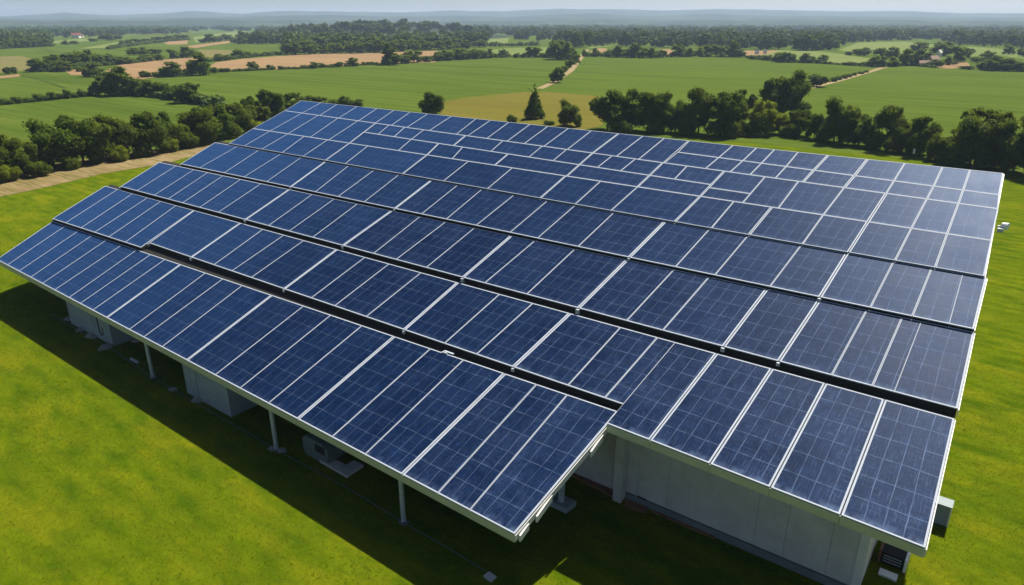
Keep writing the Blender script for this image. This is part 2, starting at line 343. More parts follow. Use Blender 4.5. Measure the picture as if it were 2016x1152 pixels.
# ------------------------------------------------------------------ hills
def hill(name, prof, dist, depth, mat, zb=-0.4):
    xs = np.array([p[0] for p in prof]); ys = np.array([p[1] for p in prof]); n = 90
    X = np.linspace(xs[0], xs[-1], n); Yp = np.interp(X, xs, ys) + 0.5 * np.sin(X * 0.031) + 0.35 * np.sin(X * 0.083 + 1)
    rows = 13; V = []; Fc = []
    for j in range(rows):
        t = j / (rows - 1); sh = math.sin(math.pi * t) ** 0.8
        for i in range(n):
            dd = dist + depth * (t - 0.5); p0 = at_dist(X[i], Yp[i], dist); d = p0[:2] / np.linalg.norm(p0[:2])
            wob = (0.85 + 0.3 * math.sin(i * 0.37 + j * 0.9) * (0.2 if abs(t - 0.5) > 0.05 else 0)) if abs(t - 0.5) > 0.05 else 1.0
            V.append((d[0] * dd, d[1] * dd, max(zb, p0[2] * sh * wob) if 0 < j < rows - 1 else zb))
    for j in range(rows - 1):
        for i in range(n - 1): Fc.append((j * n + i, j * n + i + 1, (j + 1) * n + i + 1, (j + 1) * n + i))
    me = D.meshes.new(name); me.from_pydata(V, [], Fc); me.update(); me.materials.append(mat)
    for p in me.polygons: p.use_smooth = True
    o = D.objects.new(name, me); COL.objects.link(o); tag(o, kind='structure'); return o
def mat_hill():
    n = NT('wooded_hill'); p = n.pos(); a = n.noise(p, 0.004, 6, 0.65); b = n.noise(p, 0.03, 4, 0.7)
    c = n.mix(n.maprange(a, 0.45, 0.62, 0, 1), (0.018, 0.032, 0.016), (0.05, 0.07, 0.03)); c = n.mix(n.maprange(b, 0.4, 0.7, 0, 0.5), c, (0.015, 0.028, 0.014))
    n.set(Base_Color=c, Roughness=0.95, Specular_IOR_Level=0.05); n.bump(b, 1.0, 12.0); return n.m
M['hill'] = mat_hill()
hill('hills', [(-500, 30), (-200, 34), (0, 33), (60, 29), (130, 25), (200, 30), (240, 29), (290, 27), (340, 26), (385, 20), (420, 24), (470, 27), (550, 22), (640, 22), (700, 23), (790, 25), (860, 21), (900, 20), (940, 23), (1000, 22), (1060, 18), (1105, 17), (1150, 19), (1230, 18), (1320, 21), (1400, 18), (1480, 18), (1560, 21), (1650, 22), (1780, 22), (1900, 26), (2016, 27), (2300, 24), (2600, 28)], 5600, 1900, M['hill'])
hill('hills', [(-500, 38), (0, 36), (90, 38), (200, 37), (300, 35), (420, 34), (560, 31), (650, 29), (760, 33), (900, 31), (1000, 34), (1080, 28), (1180, 27), (1260, 32), (1400, 28), (1520, 31), (1640, 32), (1760, 33), (1880, 36), (2016, 35), (2600, 36)], 4100, 1000, M['hill'])
hill('hills', [(-500, 42), (0, 41), (120, 42.5), (180, 39.5), (300, 41), (380, 37), (520, 40), (600, 40), (760, 41.5), (1000, 42), (1150, 39), (1300, 41.5), (1500, 39), (1640, 38), (1800, 40), (2016, 42), (2600, 41)], 3000, 700, M['hill'])

# low wooded knoll under the central wood
def knoll_h(P):
    c = ground(760, 72)[:2]; ax = ground(560, 72)[:2] - c; L = np.linalg.norm(ax); ax = ax / L; ay = np.array([-ax[1], ax[0]])
    q = P[..., :2] - c; a = (q @ ax) / 190.0; b_ = (q @ ay) / 300.0
    r2 = a * a + b_ * b_
    return 13.5 * np.clip(1 - r2, 0, None) ** 1.2
def knoll():
    c = ground(760, 72)[:2]; n = 40; V = []; Fc = []; g = np.linspace(-420, 420, n)
    for y in g:
        for x in g:
            P = np.array([c[0] + x, c[1] + y]); V.append((P[0], P[1], float(knoll_h(P)) - 0.3))
    for j in range(n - 1):
        for i in range(n - 1): Fc.append((j * n + i, j * n + i + 1, (j + 1) * n + i + 1, (j + 1) * n + i))
    me = D.meshes.new('hill'); me.from_pydata(V, [], Fc); me.update(); me.materials.append(M['hill'])
    for p in me.polygons: p.use_smooth = True
    o = D.objects.new('hill', me); COL.objects.link(o); tag(o, kind='structure')
knoll()
# ------------------------------------------------------------------ the roof: row planes
Y0, Z0, K = 17.9, 2.95, 0.3632
def zmean(Y): return Z0 + K * (Y - Y0)
PL = {}
for nm, yb, yt, ob, ot in (('R1', 18.1, 24.7, 0.0, -0.10), ('R2', 25.3, 29.8, 0.10, -0.10), ('R3', 30.3, 34.7, 0.10, -0.07), ('R4', 35.05, 38.9, 0.07, -0.05), ('T', 39.15, 48.3, 0.05, 0.0)):
    zb, zt = zmean(yb) + ob, zmean(yt) + ot
    PL[nm] = (yb, zb, (zt - zb) / (yt - yb))
def on_row(nm, x, y):
    yb, zb, k = PL[nm]; d = ray(x, y)
    t = (zb - k * yb - H) / (d[2] - k * d[1]); return np.array([d[0] * t, d[1] * t, H + d[2] * t])
def zrow(nm, Y): yb, zb, k = PL[nm]; return zb + k * (Y - yb)
def nrow(nm): k = PL[nm][2]; n = np.array([0, -k, 1.0]); return n / np.linalg.norm(n)
class Line:
    """a row line measured in the photo, straightened on its roof plane"""
    def __init__(s, nm, pts, dy=0.0):
        s.nm = nm; s.pts = np.array(pts, float); P = np.array([on_row(nm, *q) for q in pts])
        s.a = np.polyfit(P[:, 0], P[:, 1], 1); s.a[1] += dy
    def at(s, x):
        y = float(np.interp(x, s.pts[:, 0], s.pts[:, 1])); P = on_row(s.nm, x, y); return s.atX(P[0])
    def atX(s, X):
        Y = float(np.polyval(s.a, X)); return np.array([X, Y, zrow(s.nm, Y)])
PANELS = []   # (row name, plane, quad BL BR TR TL, thick left, thick right, glint_wear)
def row(nm, plane, top, bot, div):
    P = [(top.at(a), bot.at(b), t) for a, b, t in div]
    for (t0, b0, k0), (t1, b1, k1) in zip(P[:-1], P[1:]): PANELS.append((nm, plane, (b0, b1, t1, t0), k0, k1))
    return P
t_, T_ = 0, 1
L1t = Line('R1', [(101, 437), (128, 445), (180, 464), (240, 482), (298, 500), (358, 519), (443, 546), (542, 577), (654, 618), (780, 659), (912, 709), (995, 734), (1113, 782), (1215, 815)])
L1b = Line('R1', [(-11, 513), (12, 523), (58, 547), (107, 571), (215, 622), (372, 706), (476, 761), (588, 823), (718, 895), (788, 938), (860, 973), (1008, 1060)])
rR1 = row('front row', 'R1', L1t, L1b, [(101, -11, T_), (128, 12, 0), (154, 35, 0), (180, 58, 0), (209, 82, 0), (240, 107, 0), (270, 137, 0), (298, 160, 0), (327, 186, 0), (358, 215, T_), (408, 259, 0), (443, 287, 0), (482, 323, 0), (541, 372, T_), (602, 427, 0), (654, 476, 0), (716, 531, 0), (780, 588, T_), (849, 654, 0), (912, 718, 0), (995, 788, T_), (1055, 860, 0), (1113, 921, 0), (1215, 1008, T_)])
L2t = Line('R2', [(201, 369), (289, 390), (384, 413), (475, 438), (560, 462), (669, 487), (769, 517), (906, 552), (1053, 593), (1124, 615), (1222, 644), (1294, 665), (1410, 697), (1518, 729), (1624, 757), (1740, 791), (1880, 827)])
L2a = Line('R2', [(102, 431), (159, 449), (215, 466), (276, 488)])
L2b = Line('R2', [(290, 480), (374, 507), (420, 522), (495, 546), (562, 568), (660, 601), (797, 648), (879, 672), (1013, 720), (1117, 760), (1187, 788), (1222, 802)])
L2g = Line('R2', [(1197, 835), (1278, 868), (1399, 910), (1516, 960), (1655, 1013), (1823, 1081)])
rR2a = row('second row', 'R2', L2t, L2a, [(201, 102, T_), (227, 128, 0), (258, 159, 0), (289, 186, 0), (316, 215, 0), (347, 246, 0), (384, 276, T_)])
rR2b = row('second row', 'R2', L2t, L2b, [(384, 290, T_), (475, 375, T_), (519, 420, 0), (560, 456, 0), (601, 495, 0), (669, 561, T_), (723, 614, 0), (769, 660, 0), (833, 722, 0), (906, 797, T_), (988, 879, 0), (1053, 941, 0), (1124, 1013, T_), (1222, 1117, 0), (1294, 1187, 0), (1329, 1222, 2)])
_A, _B = L2t.at(1329), L2b.at(1222)
class _G:
    def at(s, x):
        if x != 1199: return L2g.at(x)
        Yg = L2g.at(1210)[1]; P = _A + (_B - _A) * (_A[1] - Yg) / (_A[1] - _B[1]); return np.array([P[0], Yg, zrow('R2', Yg)])
rR2g = row('second row', 'R2', L2t, _G(), [(1329, 1199, 2), (1410, 1278, T_), (1518, 1399, T_), (1624, 1516, T_), (1740, 1655, T_), (1880, 1823, T_)])
L3t = Line('R3', [(310, 321), (378, 336), (437, 347), (515, 361), (568, 374), (656, 393), (770, 416), (881, 434), (1009, 462), (1135, 487), (1236, 510), (1397, 544), (1508, 572), (1612, 593), (1704, 616), (1774, 630), (1916, 661)], 0.08)
L3b = Line('R3', [(232, 369), (297, 388), (360, 399), (433, 416), (482, 433), (569, 455), (677, 482), (783, 508), (916, 542), (1040, 576), (1140, 605), (1233, 632), (1305, 650), (1423, 684), (1532, 713), (1636, 741), (1759, 775), (1884, 812)])
rR3 = row('third row', 'R3', L3t, L3b, [(310, 233, T_), (343, 264, 0), (378, 297, 0), (406, 328, 0), (437, 360, 0), (473, 395, 0), (515, 433, 0), (568, 482, T_), (613, 528, 0), (656, 569, 0), (702, 616, 0), (770, 677, T_), (828, 738, 0), (881, 783, 0), (937, 843, 0), (1009, 916, T_), (1056, 958, 0), (1135, 1040, 0), (1236, 1140, T_), (1328, 1233, 0), (1397, 1305, 0), (1508, 1423, T_), (1612, 1532, T_), (1704, 1636, 0), (1774, 1716, 0), (1812, 1759, 2), (1917, 1885, T_)])
L4t = Line('R4', [(418, 283), (464, 290), (505, 298), (591, 311), (638, 320), (735, 336), (852, 353), (952, 370), (1079, 393), (1211, 416), (1312, 433), (1397, 451), (1471, 466), (1576, 485), (1666, 502), (1757, 520), (1831, 536), (1940, 555)], 0.10)
L4b = Line('R4', [(355, 323), (440, 341), (526, 357), (570, 369), (664, 388), (778, 410), (884, 427), (1008, 454), (1144, 479), (1241, 504), (1333, 521), (1409, 539), (1515, 565), (1614, 585), (1713, 606), (1795, 625), (1916, 654)], -0.06)
rR4 = row('fourth row', 'R4', L4t, L4b, [(418, 355, T_), (464, 392, 0), (505, 440, 0), (550, 480, 0), (591, 526, 0), (638, 570, T_), (684, 619, 0), (735, 664, 0), (786, 716, 0), (852, 778, T_), (904, 833, 0), (952, 884, 0), (1015, 942, 0), (1080, 1008, 0), (1134, 1063, 0), (1211, 1144, 0), (1312, 1241, T_), (1397, 1333, 0), (1471, 1409, 0), (1576, 1515, 0), (1666, 1614, T_), (1757, 1713, 0), (1831, 1795, 0), (1893, 1867, 2), (1941, 1917, T_)])
LTb = Line('T', [(448, 284), (513, 295), (596, 308), (640, 316), (740, 331), (798, 338), (877, 353), (966, 366), (1069, 385), (1209, 408), (1332, 432), (1402, 447), (1476, 460), (1580, 480), (1670, 497), (1762, 513), (1840, 529), (1938, 548)], -0.10)
LTc = Line('T', [(496, 254), (566, 264), (644, 276), (723, 288), (786, 295), (842, 304), (924, 316), (1009, 330), (1114, 346), (1256, 367), (1379, 386), (1443, 399), (1520, 407), (1622, 421), (1709, 436), (1794, 450), (1864, 462), (1953, 476)])
LTm = Line('T', [(716, 265), (810, 274), (894, 284), (970, 296), (1044, 307), (1141, 322), (1224, 335), (1277, 347), (1390, 368)])
LTa = Line('T', [(544, 227), (620, 233), (703, 239), (738, 242), (804, 248), (852, 253), (929, 261), (1007, 271), (1080, 280), (1172, 294), (1312, 315), (1428, 336), (1580, 360), (1660, 373), (1742, 386), (1822, 398), (1884, 408), (1964, 420)])
LTu = Line('T', [(1333, 300), (1414, 310), (1500, 320), (1600, 335), (1680, 346), (1760, 356), (1838, 367), (1896, 375), (1969, 383)])
LTt = Line('T', [(586, 202), (658, 209), (743, 213), (810, 219), (890, 228), (968, 235), (1048, 242), (1084, 244), (1167, 255), (1222, 259), (1310, 270), (1359, 274), (1445, 284), (1526, 293), (1631, 305), (1707, 315), (1780, 324), (1854, 333), (1908, 339), (1975, 346)])
row('fifth row', 'T', LTc, LTb, [(496, 448, T_), (530, 478, 0), (566, 513, 0), (598, 554, 0), (644, 596, 0), (687, 640, T_), (723, 680, 0), (842, 798, T_), (924, 877, 0), (1009, 966, 0), (1114, 1069, T_), (1183, 1138, 0), (1256, 1209, 0), (1379, 1332, T_), (1443, 1402, 0), (1520, 1476, T_), (1622, 1580, 0), (1709, 1670, T_), (1794, 1762, 0), (1864, 1840, 0), (1953, 1938, T_)])
row('sixth row', 'T', LTa, LTc, [(544, 496, T_), (582, 530, 0), (617, 566, 0), (660, 610, 0), (703, 646, 0), (740, 687, T_)])
def knot(a, c, line):
    A, C2 = LTa.at(a), LTc.at(c); lo, hi = 0.0, 1.0
    for _ in range(40):
        m = (lo + hi) / 2; P = A + (C2 - A) * m
        if P[1] > np.polyval(line.a, P[0]): lo = m
        else: hi = m
    P = A + (C2 - A) * lo; return P
KN = {716: knot(740, 687, LTm), 1141: knot(1174, 1116, LTm), 1277: knot(1310, 1256, LTm), 1392: knot(1427, 1379, LTm)}
_at = LTm.at
LTm.at = lambda x: KN[x] if x in KN else _at(x)
row('narrow lower course of the sixth row', 'T', LTm, LTc, [(716, 687, T_), (810, 786, 0), (866, 842, T_), (914, 892, 0), (1003, 975, T_), (1141, 1116, T_), (1277, 1256, T_), (1392, 1379, T_)])
row('narrow upper course of the sixth row', 'T', LTa, LTm, [(740, 716, T_), (768, 740, 0), (801, 774, 0), (840, 810, 0), (925, 896, T_), (999, 969, 0), (1077, 1044, 0), (1124, 1091, 0), (1174, 1141, T_), (1212, 1178, 0), (1257, 1223, 0), (1310, 1277, T_), (1356, 1325, 0), (1427, 1392, T_)])
_q = [LTa.at(1427), LTa.at(1506), LTc.at(1461), LTc.at(1379)]
_f = 0.66
_l, _r = _q[0] + (_q[3] - _q[0]) * _f, _q[1] + (_q[2] - _q[1]) * _f
PANELS.append(('sixth row', 'T', (_l, _r, _q[1], _q[0]), 1, 0)); PANELS.append(('sixth row', 'T', (_q[3], _q[2], _r, _l), 1, 0))
row('sixth row', 'T', LTa, LTc, [(1506, 1461, 0), (1571, 1533, 0), (1660, 1622, 0), (1742, 1709, T_), (1822, 1794, 0), (1884, 1864, 0), (1964, 1953, T_)])
row('seventh row', 'T', LTu, LTa, [(1333, 1312, T_), (1415, 1391, 0), (1463, 1438, 0), (1500, 1477, 0), (1548, 1526, 0), (1602, 1580, T_), (1682, 1660, T_), (1760, 1742, 0), (1838, 1822, 0), (1896, 1884, 0), (1969, 1964, T_)])
row('top row', 'T', LTt, LTa, [(586, 544, T_), (626, 582, 0), (658, 620, 0), (701, 661, 0), (743, 704, 0), (777, 739, 0), (810, 773, 0), (844, 805, 0), (890, 851, 0), (939, 906, 0), (968, 929, 0), (1005, 967, 0), (1047, 1007, 0), (1084, 1041, 0), (1123, 1080, 0), (1167, 1125, 0), (1222, 1174, T_), (1269, 1220, 0), (1310, 1263, 0), (1359, 1312, T_)])
row('top row', 'T', LTt, LTu, [(1359, 1333, T_), (1445, 1415, 0), (1491, 1463, 0), (1526, 1500, 0), (1572, 1548, 0), (1631, 1602, T_), (1707, 1682, T_), (1780, 1760, 0), (1854, 1838, 0), (1908, 1896, 0), (1975, 1969, T_)])

ORD = ['first', 'second', 'third', 'fourth', 'fifth', 'sixth', 'seventh', 'eighth', 'ninth', 'tenth', 'eleventh', 'twelfth', 'thirteenth', 'fourteenth', 'fifteenth', 'sixteenth', 'seventeenth', 'eighteenth', 'nineteenth', 'twentieth',
       'twenty-first', 'twenty-second', 'twenty-third', 'twenty-fourth', 'twenty-fifth', 'twenty-sixth', 'twenty-seventh', 'twenty-eighth', 'twenty-ninth', 'thirtieth', 'thirty-first', 'thirty-second', 'thirty-third', 'thirty-fourth', 'thirty-fifth', 'thirty-sixth']
ROWNAME = {'front row': 'front row', 'second row': 'second row', 'third row': 'third row', 'fourth row': 'fourth row', 'fifth row': 'fifth row',
           'sixth row': 'full-depth sixth row', 'narrow lower course of the sixth row': 'sixth row lower strip', 'narrow upper course of the sixth row': 'sixth row upper strip',
           'seventh row': 'short seventh row', 'top row': 'top ridge row'}
def make_panel(nm, plane, quad, kl, kr, count, total):
    n = nrow(plane); BL, BR, TR, TL = [np.array(q) for q in quad]
    ctr = (BL + BR + TR + TL) / 4; wid = (np.linalg.norm(BR - BL) + np.linalg.norm(TR - TL)) / 2; ln = (np.linalg.norm(TL - BL) + np.linalg.norm(TR - BR)) / 2
    far = 0.006 if plane == 'T' else 0.0
    X0 = ctr[0]
    G3, F3 = (0.010, 0.022, 0.003), (0.042 + far, 0.0, 0.017); gl, gr = G3[kl], G3[kr]; gt = 0.012
    wT = 0.085 if plane == 'T' else (0.095 if X0 > -14 else 0.112); fl, fr = (wT if kl == 1 else F3[kl]), (wT if kr == 1 else F3[kr]); ft, fb = (0.046 + far if plane == 'T' else 0.075), (0.046 + far if plane == 'T' else 0.075)
    def pt(s, t): return (BL * (1 - s) + BR * s) * (1 - t) + (TL * (1 - s) + TR * s) * t - ctr
    def ring(l, r, b, t): return [pt(l / wid, b / ln), pt(1 - r / wid, b / ln), pt(1 - r / wid, 1 - t / ln), pt(l / wid, 1 - t / ln)]
    O = ring(gl, gr, gt, gt); I = ring(fl, fr, fb, ft); tilt = n * rnd.uniform(-0.006, 0.006)
    row_words = ROWNAME[nm]
    wd = 'narrow' if wid < 1.55 else ('wide' if wid > 2.9 else 'blue')
    X = ctr[0]; gloss = 'shiny grey-blue' if X > -5 else ('scratched blue' if X > -14 else 'dark blue')
    if wd == 'blue': wd = ''
    lab = ' '.join(f"{wd} {gloss} solar panel, {ORD[count]} from left in the {row_words}".split())
    root = empty('solar_module', tuple(ctr), lab, 'solar panel', 'solar panels on the stepped roof')
    b = MB(); th = n * 0.055; ri = n * 0.010
    for i in range(4):
        j = (i + 1) % 4
        b.quad(O[i], O[j], I[j], I[i]); b.quad(O[i] - th, O[j] - th, O[j], O[i]); b.quad(I[i], I[j], I[j] - ri, I[i] - ri)
    b.quad(O[3] - th, O[2] - th, O[1] - th, O[0] - th)
    fo = b.build('frame', M['frame']); fo.parent = root
    e = MB(); c4 = [p - ri * 0.7 for p in ring(fl - 0.004, fr - 0.004, fb - 0.004, ft - 0.004)]
    e.quad(*c4, uv=[(0, 0), (wid, 0), (wid, ln), (0, ln)])
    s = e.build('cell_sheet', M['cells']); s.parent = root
    w = max(0.0, min(1.0, (X + 30) / 28.0)); near = max(0.0, min(1.0, (30.0 - ctr[1]) / 8.0))
    s["tone"] = float(max(0.0, min(1.0, (-ctr[0] - 34) / 32.0)) * 0.8 + max(0.0, min(1.0, (ctr[1] - 32) / 16.0)) * 0.35 + rnd.uniform(-0.06, 0.06))  # painted sky reflection, stronger to the left and rear
    s["wear"] = float(min(1.0, 0.16 + 0.55 * w * w + 0.42 * w * near + rnd.uniform(-0.05, 0.08)))  # some random wear, plus painted sun glint rising to the right and front
cnt = {}
byrow = {}
for p in PANELS: byrow.setdefault(p[0], []).append(p)
for nm, lst in byrow.items():
    lst.sort(key=lambda p: (p[2][0][0] + p[2][3][0]) / 2)
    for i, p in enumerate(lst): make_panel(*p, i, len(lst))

# ------------------------------------------------------------------ the shed that carries them
shed = empty('solar_shed', (-30, 33, 0), 'long concrete shed with a stepped roof covered in solar panels', 'shed')
def slab(nm, pts, top_off=0.10, thick=0.33):
    b = MB(); b.prism([np.array(p) - (0, 0, top_off) for p in pts], thick); return b.build('roof_deck', M['deck'], shed)
def ext(p, plane, dy):   # move a point up the slope
    return np.array([p[0], p[1] + dy, zrow(plane, p[1] + dy)])
ins = 0.04
def side(P, Q, s): return P + np.array([s, 0, 0]), Q + np.array([s, 0, 0])
b0, t0 = rR1[0][1], rR1[0][0]; b1, t1 = rR1[-1][1], rR1[-1][0]
R1c = [b0 + (ins, ins, 0), b1 + (-ins, ins, 0), ext(t1, 'R1', 0.45) + (-ins, 0, 0), ext(t0, 'R1', 1.3) + (ins, 0, 0)]
slab('R1', R1c)
bl, tl = rR2a[0][1], rR2a[0][0]; am, ar = rR2a[-1][1], rR2a[-1][0]
slab('R2', [bl + (ins, ins, 0), am + (0, ins, 0), ext(ar, 'R2', 0.5), ext(tl, 'R2', 0.5) + (ins, 0, 0)])
bl2, br2, tr2 = rR2b[0][1], rR2b[-1][1], rR2b[-1][0]
slab('R2', [np.array([am[0] + 0.002, bl2[1] + ins, zrow('R2', bl2[1] + ins)]), br2 + (0, ins, 0), ext(tr2, 'R2', 0.5), ext(ar, 'R2', 0.5) + (0.002, 0, 0)])
gl_, gr_, gtr = rR2g[0][1], rR2g[-1][1], rR2g[-1][0]
slab('R2', [gl_ + (0.03, ins, 0), gr_ + (-ins, ins, 0), ext(gtr, 'R2', 0.5) + (-ins, 0, 0), ext(tr2, 'R2', 0.5) + (0.002, 0, 0)])
for nm, rr in (('R3', rR3), ('R4', rR4)):
    slab(nm, [rr[0][1] + (ins, ins, 0), rr[-1][1] + (-ins, ins, 0), ext(rr[-1][0], nm, 0.5) + (-ins, 0, 0), ext(rr[0][0], nm, 0.5) + (ins, 0, 0)])
TT = [LTb.at(448), LTb.at(1938), LTt.at(1975), LTt.at(586)]
slab('T', [TT[0] + (ins, ins, 0), TT[1] + (-ins, ins, 0), TT[2] + (-ins, -ins, 0), TT[3] + (ins, -ins, 0)])
# front fascias (a folded metal strip in butted lengths)
def fascia(P, Q, h, n, off=0.0):
    P, Q = np.array(P), np.array(Q)
    for i in range(n):
        a, c = P + (Q - P) * (i / n), P + (Q - P) * ((i + 1) / n); b = MB()
        g = (Q - P) / np.linalg.norm(Q - P) * 0.008
        a = a + g - (0, off, 0.058); c = c - g - (0, off, 0.058)
        b.prism([a, c, c + (0, 0.035, 0), a + (0, 0.035, 0)], h); b.build('fascia', M['fascia'], shed)
ths = [p[1] for p in rR1 if p[2] == 1]
for a, c in zip(ths[:-1], ths[1:]): fascia(a, c, 0.36, 1)
thg = [rR2g[0][1]] + [p[1] for p in rR2g[1:] if p[2] == 1]
for a, c in zip(thg[:-1], thg[1:]): fascia(a, c, 0.36, 1)
def side_trim(bq, tq, plane, s, w=0.035, h=0.30):
    b = MB(); x = s * w
    A, B_ = bq + (0, 0.0, -0.058), tq + (0, 0.0, -0.058)
    pts = [A, A + (x, 0, 0), B_ + (x, 0, 0), B_]
    if s < 0: pts = [A + (x, 0, 0), A, B_, B_ + (x, 0, 0)]
    b.prism(pts, h); b.build('side_trim', M['trim'], shed)
side_trim(rR1[-1][1], rR1[-1][0], 'R1', 1); side_trim(rR1[0][1], rR1[0][0], 'R1', -1)
side_trim(rR2a[0][1], rR2a[0][0], 'R2', -1); side_trim(rR2g[-1][1], rR2g[-1][0], 'R2', 1)
for nm, rr in (('R3', rR3), ('R4', rR4)):
    side_trim(rr[0][1], rr[0][0], nm, -1); side_trim(rr[-1][1], rr[-1][0], nm, 1)
side_trim(TT[0], TT[3], 'T', -1); side_trim(TT[1], TT[2], 'T', 1)
b = MB(); A, B_ = TT[3] - (0, 0, 0.058), TT[2] - (0, 0, 0.058); b.prism([A, B_, B_ + (0, 0.04, 0), A + (0, 0.04, 0)], 0.3); b.build('ridge_trim', M['trim'], shed)
# brackets at the joints in the gutters
def bracket(P, s=1.0):
    b = MB(); x, y, z = P; w = 0.085 * s
    b.box(x - w, x + w, y - 0.10 * s, y + 0.02, z - 0.26 * s, z - 0.06); b.tube([(x, y - 0.13 * s, z - 0.15), (x, y - 0.05, z - 0.15)], 0.05 * s, 8)
    b.build('bracket', M['steel'], shed, bevel=0.012)
for rr in (rR2b, rR3, rR4):
    for (t, bq, k) in rr[:-1]:
        if k == 1: bracket(bq, 0.8 + 0.4 * rnd.random())
# broken clips lying in the gutters
def scraps(x, y, plane, n, spread):
    for i in range(n):
        P = on_row(plane, x + rnd.uniform(-spread, spread), y); P[1] += rnd.uniform(-0.05, 0.05); b = MB()
        l, w = rnd.uniform(0.12, 0.35), rnd.uniform(0.03, 0.07)
        b.box(P[0] - l, P[0] + l, P[1] - w, P[1] + w, P[2] - 0.02, P[2] + 0.03); b.build('clip', M['steel'] if i % 2 else M['frame'], shed)
scraps(650, 476, 'R2', 4, 16); scraps(410, 411, 'R2', 3, 14); scraps(225, 470, 'R1', 3, 8); scraps(1064, 592, 'R2', 2, 10); scraps(880, 694, 'R1', 2, 8)
# posts under the front eave and one behind the open corner
def post(base, top_z, r=0.12, foot=0.22):
    x, y = base[0], base[1]; b = MB(); b.tube([(x, y, 0.05), (x, y, top_z)], r, 12); p = b.build('post', M['steel'], shed, smooth=False)
    f = MB(); f.box(x - foot, x + foot, y - foot * 0.8, y + foot * 0.8, -0.05, 0.10); f.box(x - foot * 0.5, x + foot * 0.5, y - foot * 0.45, y + foot * 0.45, 0.102, 0.18); fo = f.build('base_plate', M['dark_steel'], shed, bevel=0.01)
    fo.parent = p
for q in ((795, 1030), (545, 887), (302, 745)):
    g = ground(*q); post(g, zrow('R1', g[1]) - 0.42)
# walls
YW, XL, XR, YB = 26.2, -45.0, -2.0, 46.5
ztop = lambda Y: zmean(Y) - 0.55
b = MB(); zt = ztop(YW); b.box(XL + 0.06, XR - 0.06, YW + 0.10, YW + 0.25, 0, zt); b.build('wall', M['concrete'], shed)
seams = [-45.0, -37.5, -30.0, -22.5, -15.4, -12.6]
seams += [at_y(1312, 1000, YW)[0], at_y(1483, 1066, YW)[0], at_y(1540, 1093, YW)[0], at_y(1623, 1130, YW)[0], XR]
for a, c in zip(seams[:-1], seams[1:]):
    b = MB(); y0 = YW if a > -12.7 else YW + 0.05; b.box(a + 0.006, c - 0.006, y0, YW + 0.098, 0.42, zt); b.build('wall_panel', M['concrete'], shed)
b = MB(); b.box(-12.6, XR + 0.05, YW - 0.10, YW + 0.097, -0.1, 0.40); b.build('plinth', M['plinth'], shed)
b = MB(); b.box(-13.05, -12.6, YW - 0.55, YW + 0.045, 0.0, zt - 0.1); b.build('pilaster', M['concrete'], shed)
def gable(x0, x1, mat):
    b = MB(); y0, y1 = YW + 0.102, YB; z0, z1 = ztop(y0), ztop(y1)
    for (xa, flip) in ((x0, 1), (x1, 0)):
        q = [(xa, y0, 0), (xa, y1, 0), (xa, y1, z1), (xa, y0, z0)]
        b.quad(*(q if not flip else q[::-1]))
    b.quad((x0, y0, 0), (x1, y0, 0), (x1, y0, z0), (x0, y0, z0)); b.quad((x1, y1, 0), (x0, y1, 0), (x0, y1, z1), (x1, y1, z1)); b.quad((x0, y0, z0), (x1, y0, z0), (x1, y1, z1), (x0, y1, z1))
    b.build('wall', mat, shed)
gable(XR - 0.25, XR, M['cream']); gable(XL, XL + 0.25, M['concrete'])
b = MB(); b.box(XL + 0.252, XR - 0.252, YB - 0.25, YB, 0, ztop(YB)); b.build('wall', M['concrete'], shed)
b = MB(); b.box(XR - 0.30, XR + 0.03, YW - 0.03, YW + 0.10, 0.41, zt - 0.02); b.build('corner_trim', M['trim'], shed)
# conduits hanging on the recessed wall
p = [at_y(1222, 866, YW - 0.02), at_y(1219, 920, YW - 0.02), at_y(1219, 938, YW - 0.02), at_y(1224, 953, YW - 0.02)]
b = MB(); b.tube(p, 0.035, 8); b.build('conduit', M['steel'], shed)
p = [at_y(1260, 872, YW - 0.58), at_y(1257, 925, YW - 0.58), at_y(1252, 978, YW - 0.58)]
b = MB(); b.tube(p, 0.035, 8); b.build('conduit', M['steel'], shed)
# clamps on the open end of the front row
for q, l in (((1190, 872), 0.50), ((1078, 992), 0.55), ((1040, 1040), 0.30)):
    P = on_row('R1', *q); yy = P[1]; e0, e1 = rR1[-1][1], rR1[-1][0]; s = (yy - e0[1]) / (e1[1] - e0[1]); x = e0[0] + (e1[0] - e0[0]) * s + 0.037
    b = MB(); z = zrow('R1', yy); k = PL['R1'][2]
    b.prism([(x, yy - l, z - l * k - 0.16), (x + 0.09, yy - l, z - l * k - 0.16), (x + 0.09, yy + l, z + l * k - 0.16), (x, yy + l, z + l * k - 0.16)], 0.30); b.build('clamp', M['trim'], shed, bevel=0.015)
g = ground(1108, 998); b = MB(); b.tube([(g[0] - 0.1, g[1], 0.1), (g[0] - 0.1, g[1], zrow('R1', 23.9) - 0.43)], 0.16, 12); pp = b.build('post', M['steel'], shed)
b = MB(); b.prism([(g[0] - 0.62, g[1] - 0.35, 0.32), (g[0] + 0.42, g[1] - 0.35, 0.32), (g[0] + 0.5, g[1] + 0.42, 0.32), (g[0] - 0.55, g[1] + 0.42, 0.32)], 0.34); fo = b.build('base_plate', M['concrete2'], shed, bevel=0.02)
fo.parent = pp

